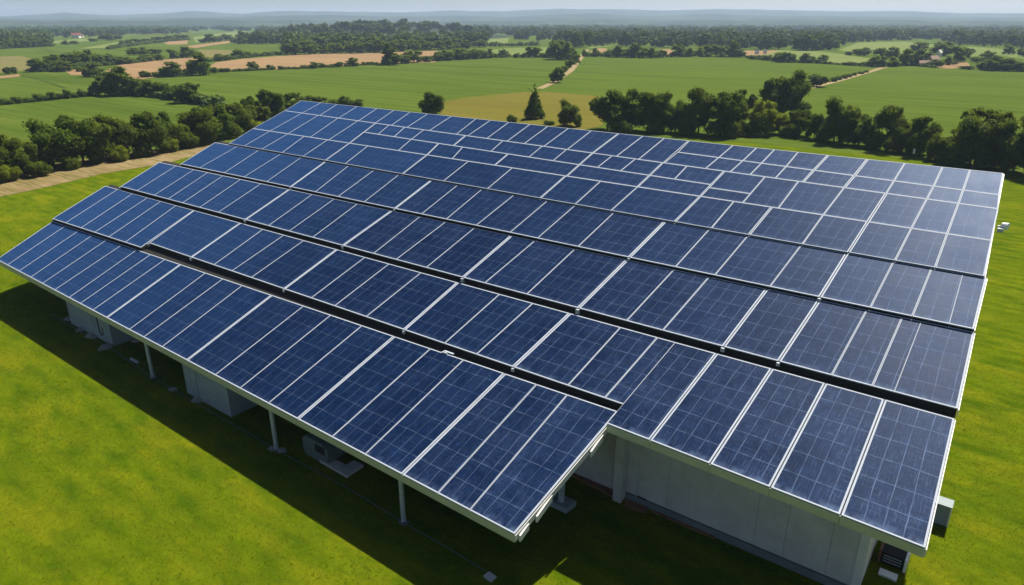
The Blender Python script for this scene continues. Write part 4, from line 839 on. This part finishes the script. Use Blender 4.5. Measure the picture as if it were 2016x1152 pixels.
row_of([(287, 152, 140, 20, 'broad', 'mid'), (311, 151, 141, 22, 'bush', 'mid'), (339, 151, 121, 36, 'broad', 'dark'), (368, 147, 136, 14, 'broad', 'dark'), (394, 148, 103, 40, 'broad', 'dark'), (422, 144, 132, 10, 'broad', 'dark'), (440, 142, 133, 20, 'bush', 'dark'), (468, 140, 136, 18, 'bush', 'dark'), (484, 140, 135, 12, 'bush', 'dark'), (499, 138, 121, 18, 'broad', 'dark'), (520, 138, 133, 9, 'bush', 'dark'), (532, 137, 127, 12, 'broad', 'dark'), (583, 136, 132, 12, 'bush', 'dark'), (600, 135, 128, 12, 'broad', 'dark'), (618, 135, 122, 15, 'broad', 'dark'), (633, 133, 124, 15, 'broad', 'dark'), (652, 133, 129, 14, 'bush', 'dark'), (668, 132, 122, 17, 'broad', 'dark'), (683, 131, 127, 12, 'bush', 'dark'), (696, 130, 114, 20, 'broad', 'dark'), (725, 127, 122, 10, 'bush', 'dark'), (742, 127, 124, 16, 'bush', 'dark')], 'along the lower edge of the stubble fields', 'hedge below the stubble fields')
row_of([(766, 128, 89, 28, 'tall', 'dark'), (776, 128, 106, 26, 'broad', 'mid'), (793, 125, 108, 28, 'broad', 'dark'), (815, 123, 100, 30, 'broad', 'dark'), (838, 122, 110, 20, 'broad', 'mid')], 'at the right stubble corner', 'clump at the right stubble corner')
row_of([(862, 120, 102, 22, 'broad', 'dark'), (878, 119, 99, 26, 'broad', 'dark'), (894, 118, 98, 26, 'broad', 'dark'), (912, 117, 96, 28, 'broad', 'dark'), (930, 116, 97, 28, 'broad', 'mid'), (948, 115, 98, 24, 'broad', 'dark'), (965, 114, 97, 20, 'broad', 'dark'), (991, 113, 97, 18, 'broad', 'dark'), (1015, 113, 107, 14, 'bush', 'dark'), (1030, 113, 107, 14, 'bush', 'dark'), (1048, 113, 92, 24, 'broad', 'dark'), (1068, 113, 104, 14, 'broad', 'dark'), (1082, 114, 91, 12, 'tall', 'mid'), (1098, 117, 79, 38, 'broad', 'dark'), (1120, 118, 85, 28, 'broad', 'dark')], 'in the hedge behind the central field', 'hedge behind the central field')
row_of([(1098, 163, 133, 26, 'broad', 'dark'), (1112, 141, 128, 12, 'bush', 'dark'), (1122, 133, 117, 15, 'broad', 'dark'), (1135, 127, 106, 12, 'tall', 'mid'), (1129, 124, 108, 12, 'broad', 'mid')], 'beside the central sandy track', 'trees beside the central track')
row_of([(1152, 112, 99, 11, 'broad', 'dark'), (1172, 112, 96, 18, 'broad', 'dark'), (1198, 112, 98, 18, 'broad', 'mid'), (1222, 113, 91, 32, 'broad', 'dark'), (1257, 114, 87, 34, 'broad', 'dark'), (1286, 114, 95, 28, 'broad', 'dark'), (1303, 113, 98, 14, 'broad', 'mid'), (1335, 112, 87, 22, 'tall', 'dark'), (1361, 112, 95, 20, 'broad', 'mid'), (1377, 112, 92, 14, 'broad', 'light'), (1398, 111, 88, 34, 'broad', 'dark'), (1424, 111, 90, 24, 'broad', 'dark'), (1443, 112, 80, 18, 'tall', 'dark'), (1457, 113, 98, 18, 'broad', 'dark')], 'in the hedge behind the right-centre field', 'hedge behind the right-centre field')
row_of([(1482, 117, 108, 14, 'bush', 'dark'), (1497, 117, 107, 16, 'bush', 'dark'), (1512, 119, 107, 18, 'bush', 'dark'), (1529, 122, 104, 18, 'broad', 'dark'), (1542, 123, 103, 22, 'broad', 'dark'), (1555, 123, 104, 20, 'broad', 'dark'), (1590, 124, 106, 24, 'broad', 'dark'), (1610, 125, 116, 12, 'bush', 'dark'), (1619, 124, 108, 16, 'broad', 'dark'), (1632, 126, 122, 12, 'bush', 'dark'), (1664, 128, 122, 14, 'bush', 'dark'), (1677, 129, 121, 16, 'bush', 'dark'), (1708, 131, 118, 20, 'broad', 'dark'), (1730, 132, 110, 24, 'broad', 'dark')], 'along the curved right field edge', 'hedge on the curved right field edge')
row_of([(1671, 109, 101, 13, 'bush', 'dark'), (1687, 110, 96, 13, 'broad', 'dark'), (1701, 110, 94, 22, 'broad', 'dark'), (1733, 110, 94, 24, 'broad', 'dark'), (1757, 116, 93, 27, 'broad', 'dark'), (1756, 131, 113, 26, 'broad', 'mid'), (1782, 129, 97, 28, 'broad', 'mid'), (1804, 129, 97, 20, 'tall', 'dark'), (1807, 104, 83, 26, 'broad', 'dark'), (1826, 120, 102, 22, 'broad', 'dark'), (1856, 110, 82, 38, 'broad', 'dark'), (1882, 122, 91, 24, 'tall', 'dark'), (1896, 120, 94, 18, 'broad', 'dark'), (1912, 107, 96, 11, 'broad', 'dark'), (1842, 132, 117, 24, 'broad', 'dark'), (1926, 124, 112, 24, 'broad', 'dark'), (1943, 120, 100, 24, 'broad', 'dark'), (1960, 139, 112, 46, 'broad', 'dark'), (1992, 140, 117, 38, 'broad', 'dark'), (1985, 107, 87, 18, 'tall', 'dark'), (2012, 112, 95, 16, 'broad', 'dark'), (1870, 128, 112, 22, 'broad', 'mid'), (1900, 136, 130, 24, 'bush', 'dark')], 'among the trees around the right farm', 'scattered trees around the right farm')
row_of([(1608, 171, 145, 32, 'broad', 'dark'), (1640, 161, 151, 15, 'bush', 'dark'), (1652, 158, 149, 13, 'bush', 'dark'), (1662, 155, 147, 12, 'bush', 'dark'), (1671, 152, 145, 11, 'bush', 'dark'), (1682, 149, 143, 11, 'bush', 'dark'), (1694, 146, 140, 11, 'bush', 'dark'), (1705, 143, 138, 9, 'bush', 'dark'), (1590, 175, 165, 14, 'bush', 'dark')], 'in the low hedge beside the right sandy track', 'hedge beside the right track')
row_of([(430, 120, 106, 20, 'broad', 'mid'), (446, 119, 106, 18, 'bush', 'dark'), (470, 114, 97, 26, 'broad', 'dark'), (486, 113, 101, 18, 'broad', 'dark'), (506, 111, 105, 16, 'bush', 'dark'), (523, 110, 102, 12, 'broad', 'dark'), (543, 108, 100, 16, 'bush', 'dark')], 'in the hedge above the right stubble field', 'hedge above the right stubble field')
row_of([(400, 84, 76, 14, 'bush', 'dark'), (415, 84, 67, 22, 'broad', 'dark'), (430, 82, 71, 16, 'broad', 'mid'), (446, 80, 67, 22, 'broad', 'dark'), (462, 86, 74, 14, 'broad', 'dark'), (478, 87, 71, 18, 'broad', 'dark'), (496, 86, 72, 20, 'broad', 'mid')], 'above the distant tan strips', 'trees above the tan strips')
row_of([(575, 108, 82, 34, 'broad', 'dark'), (600, 107, 80, 34, 'broad', 'dark'), (622, 106, 84, 28, 'broad', 'mid'), (640, 106, 88, 22, 'broad', 'dark'), (660, 105, 84, 28, 'broad', 'dark'), (682, 105, 84, 28, 'broad', 'mid'), (704, 105, 83, 30, 'broad', 'dark'), (728, 104, 80, 30, 'broad', 'dark'), (750, 104, 78, 28, 'broad', 'dark'), (785, 101, 78, 30, 'broad', 'mid'), (812, 100, 78, 30, 'broad', 'dark'), (838, 99, 80, 26, 'broad', 'mid'), (862, 98, 80, 28, 'broad', 'dark'), (888, 97, 79, 30, 'broad', 'mid'), (910, 96, 80, 26, 'broad', 'dark'), (945, 93, 78, 26, 'broad', 'dark')], 'along the front edge of the central wood', 'front trees of the central wood')

# ------------------------------------------------------------------ woods: thousands of crowns that read as one mass
def in_poly(px, py, poly):
    ins = np.zeros(len(px), bool); n = len(poly)
    for i in range(n):
        x0, y0 = poly[i]; x1, y1 = poly[(i + 1) % n]
        c = ((y0 > py) != (y1 > py)) & (px < (x1 - x0) * (py - y0) / (y1 - y0 + 1e-9) + x0); ins ^= c
    return ins
def woods(polys, density, label, hgt=(9, 14), knoll=False, leafn=80, name='woodland', minw=9.0, spread=0.014):
    r = np.random.default_rng(len(label) * 7 + 3); VV, FF, TT_ = [], [], []; base = 0
    tmpl = []
    for s in range(5):
        V, Q, T = crown_arrays('broad', 300 + s, leafn, 0.105, 0.72); tmpl.append((V, Q, T))
    for poly in polys:
        P = np.array(poly, float); x0, y0 = P.min(0); x1, y1 = P.max(0); n = int(density * (x1 - x0) * (y1 - y0))
        px, py = r.uniform(x0, x1, n), r.uniform(y0, y1, n); k = in_poly(px, py, poly); px, py = px[k], py[k]
        for x, y in zip(px, py):
            g = ground(x, y); dist = math.hypot(g[0], g[1]); w = max(minw, dist * spread) * r.uniform(0.75, 1.3); h = r.uniform(*hgt) * (0.8 + 0.4 * w / max(minw, dist * spread) * 0.5)
            V, Q, T = tmpl[r.integers(5)]; a = r.uniform(0, 6.283); c, s = math.cos(a), math.sin(a)
            W_ = np.stack([(V[:, 0] * c - V[:, 1] * s) * w, (V[:, 0] * s + V[:, 1] * c) * w, V[:, 2] * h], 1) + g
            if knoll: W_[:, 2] += float(knoll_h(g)) - 0.3
            VV.append(W_); FF.append(Q + base); FF.append(T[:, [0, 1, 2, 2]] + base); base += len(V); TT_.append(np.full(len(V), r.beta(1.3, 2.4)))
    V = np.concatenate(VV); T4 = np.concatenate(FF); tint = np.concatenate(TT_)
    isq = T4[:, 2] != T4[:, 3]; Q, T = T4[isq], T4[~isq][:, :3]
    me = D.meshes.new(name); nq, nt_ = len(Q), len(T)
    me.vertices.add(len(V)); me.vertices.foreach_set("co", V.astype(np.float32).ravel())
    li = np.concatenate([Q.ravel(), T.ravel()]); me.loops.add(len(li)); me.loops.foreach_set("vertex_index", li.astype(np.int32))
    me.polygons.add(nq + nt_); me.polygons.foreach_set("loop_start", np.concatenate([np.arange(nq) * 4, nq * 4 + np.arange(nt_) * 3]).astype(np.int32)); me.polygons.foreach_set("loop_total", np.concatenate([np.full(nq, 4), np.full(nt_, 3)]).astype(np.int32))
    at = me.attributes.new("tint", 'FLOAT', 'POINT'); at.data.foreach_set("value", tint.astype(np.float32))
    me.update(calc_edges=True); me.materials.append(M['leaf_wood']); o = D.objects.new(name, me); COL.objects.link(o); tag(o, label, 'woodland', None, 'stuff'); return o
woods([[(566, 104), (640, 104), (760, 102), (860, 97), (955, 90), (958, 76), (975, 66), (900, 60), (800, 58), (700, 58), (620, 62), (560, 76), (480, 86), (500, 88), (560, 86)]], 0.022, 'dense dark wood on the low knoll in the middle distance', (9, 14), True, 130, 'woodland', 13.0)
woods([[(1002, 78), (1060, 84), (1088, 86), (1130, 96), (1160, 93), (1215, 91), (1300, 96), (1352, 100), (1480, 100), (1520, 99), (1648, 101), (1655, 84), (1640, 66), (1560, 64), (1400, 62), (1300, 58), (1150, 58), (1040, 60), (985, 66)]], 0.020, 'wide dark wood behind the right-centre fields', (9, 15), False, 110, 'woodland', 12.0)
woods([[(1655, 86), (1700, 83), (1790, 80), (1850, 78), (1895, 92), (1950, 92), (2030, 97), (2080, 98), (2080, 58), (1940, 56), (1800, 57), (1700, 60), (1640, 66)]], 0.022, 'dark wood beyond the farm on the right', (10, 14), False, 80)
woods([[(-40, 89), (12, 88), (60, 82), (100, 80), (145, 74), (200, 72), (240, 70), (330, 66), (380, 62), (470, 56), (560, 54), (560, 51), (380, 50), (200, 51), (-40, 54)], [(0, 93), (105, 88), (100, 81), (0, 84)], [(185, 72), (330, 68), (330, 62), (185, 64)], [(400, 61), (480, 57), (560, 56), (560, 60), (480, 63)], [(560, 76), (480, 87), (468, 80), (545, 66)], [(1660, 84), (1780, 80), (1850, 78), (1850, 72), (1660, 74)], [(-40, 48), (80, 47), (80, 50), (-40, 51)], [(480, 66), (560, 58), (620, 58), (560, 66)], [(300, 66), (380, 63), (390, 66), (310, 70)], [(100, 66), (230, 62), (240, 66), (110, 70)]], 0.032, 'hazy woods and hedges on the far left plain', (9, 13), False, 60)
far = [[(-60, 53), (140, 51), (330, 50), (330, 46), (-60, 46)], [(330, 51), (560, 51), (760, 55), (760, 48), (330, 46)], [(700, 58), (1000, 62), (1300, 58), (1650, 64), (2100, 58), (2100, 48), (1650, 47), (1300, 47), (1000, 48), (700, 49)]]
woods(far, 0.05, 'hazy blue-green far-off woods below the hills', (10, 15), False, 40, 'woodland', 14.0, 0.011)

# continuous hedge lines under and between the field trees
def hedge(pts, w, h, label, seed):
    r = np.random.default_rng(seed); P = [ground(*p) for p in pts]; VV, FF, TT_ = [], [], []; base = 0
    for A, B2 in zip(P[:-1], P[1:]):
        L = np.linalg.norm(B2 - A); n = max(2, int(L / (w * 0.45)))
        for i in range(n):
            if r.random() < 0.10: continue
            c = A + (B2 - A) * ((i + r.uniform(-.3, .3)) / n) + np.array([r.normal() * w * .12, r.normal() * w * .12, 0]); ww, hh = w * r.uniform(.7, 1.3), h * r.uniform(.45, 1.35)
            V, Q, _ = HT[r.integers(3)]; VV.append(V * (ww, ww, hh) + c); FF.append(Q + base); base += len(V); TT_.append(np.full(len(V), r.beta(1.3, 2.2)))
    me = np_mesh('hedge', np.concatenate(VV), np.concatenate(FF), M['leaf_wood'], np.concatenate(TT_)); o = D.objects.new('hedge', me); COL.objects.link(o); return tag(o, label, 'hedge', 'hedges between the fields')
HT = [crown_arrays('bush', 900 + i, 110, 0.12, 0)[:3] for i in range(3)]
hedge([(282, 152), (320, 151), (368, 147), (420, 143), (500, 139), (600, 135), (700, 129), (760, 127)], 3.2, 1.7, 'low hedge along the lower edge of both stubble fields', 1)
hedge([(845, 121), (900, 118), (970, 114), (1060, 113), (1130, 117)], 5, 3.0, 'hedge closing the far side of the central green field', 2)
hedge([(1152, 112), (1250, 113), (1350, 112), (1460, 113)], 5, 3.0, 'hedge closing the far side of the right-centre field', 3)
hedge([(1470, 114), (1500, 118), (1550, 123), (1610, 125), (1670, 129), (1735, 132)], 3.5, 1.6, 'thin hedge on the curved edge of the right field', 4)
hedge([(1745, 131), (1800, 129), (1840, 134)], 4, 2.2, 'short hedge in front of the farm on the right', 5)
hedge([(1915, 137), (1960, 139), (2030, 142)], 5, 3.0, 'hedge at the far right edge of the field', 6)
hedge([(0, 205), (60, 200), (120, 194), (185, 188)], 2.6, 1.5, 'low hedge line at the far left between two fields', 7)
hedge([(60, 142), (110, 141), (180, 131), (250, 126), (300, 120)], 5, 2.6, 'hedge under the rounded copse on the left', 8)
hedge([(195, 188), (300, 190), (345, 195), (400, 205), (440, 216)], 5, 3.2, 'dense hedge bottom below the dark trees between the left fields', 9)
hedge([(410, 122), (470, 115), (545, 108), (575, 107)], 5, 2.6, 'hedge along the upper edge of the right stubble field', 10)
hedge([(0, 97), (60, 93), (105, 90)], 5, 3.0, 'hedge along the far left tree line', 11)
hedge([(215, 97), (260, 90), (330, 82), (372, 79)], 6, 3.0, 'hedge in front of the distant tan strips', 12)
hedge([(955, 92), (1000, 91), (1060, 90)], 7, 4.0, 'hedge between the two small pastures by the central wood', 13)
# ------------------------------------------------------------------ grass blades near the drone: gives the lawn its nap
def blades():
    r = np.random.default_rng(5); n = 420000
    B = np.c_[r.uniform(-95, 26, n), r.uniform(-12, 72, n), np.full(n, 0.02)]
    edge = np.minimum.reduce([B[:, 0] + 95, 26 - B[:, 0], B[:, 1] + 12, 72 - B[:, 1]]) / 26.0     # thins out gradually
    keep = r.random(n) < np.clip(edge, 0, 1) ** 1.3
    keep &= ~((B[:, 0] > -64) & (B[:, 0] < -2) & (B[:, 1] > 26) & (B[:, 1] < 47)) & ~((B[:, 0] > -62) & (B[:, 0] < -14) & (B[:, 1] > 20) & (B[:, 1] < 27))
    B = B[keep]; n = len(B)
    nb = 2; C = np.repeat(B, nb, 0) + np.c_[r.normal(0, .06, (n * nb, 2)), np.zeros(n * nb)]; m = len(C)
    h = r.uniform(.02, .08, m) * np.repeat(r.uniform(.7, 1.5, n), nb); a = r.uniform(0, 6.283, m); lean = r.uniform(0, .06, m); w = r.uniform(.008, .018, m)
    d = np.c_[np.cos(a), np.sin(a), np.zeros(m)]; q = np.c_[-np.sin(a), np.cos(a), np.zeros(m)]; la = r.uniform(0, 6.283, m); ln = np.c_[np.cos(la) * lean, np.sin(la) * lean, h]
    V = np.stack([C - q * w[:, None], C + q * w[:, None], C + ln + q * w[:, None] * .3, C + ln - q * w[:, None] * .3], 1).reshape(-1, 3)
    tint = np.repeat(np.repeat(r.random(n), nb), 4)
    me = np_mesh('grass', V, np.arange(m * 4).reshape(m, 4), M['blade'], tint); o = D.objects.new('grass', me); COL.objects.link(o); tag(o, 'short bright green grass blades on the sunlit lawn', 'grass', None, 'stuff')
blades()

# ------------------------------------------------------------------ haze: one closed box of thin air round camera and scene
def haze():
    b = MB(); b.box(-6850, 6850, -6850, 6850, -1.0, 128.0); me = b.mesh('haze')
    m = D.materials.new('haze_air'); m.use_nodes = True; t = m.node_tree; t.nodes.clear()
    out = t.nodes.new("ShaderNodeOutputMaterial"); v = t.nodes.new("ShaderNodeVolumePrincipled")
    v.inputs["Color"].default_value = (0.56, 0.72, 1.0, 1); v.inputs["Density"].default_value = 0.00014; v.inputs["Anisotropy"].default_value = 0.12
    t.links.new(v.outputs[0], out.inputs["Volume"]); me.materials.append(m)
    o = D.objects.new('haze', me); COL.objects.link(o); tag(o, 'thin blue summer haze over the whole plain', 'haze', None, 'stuff'); return o
haze()
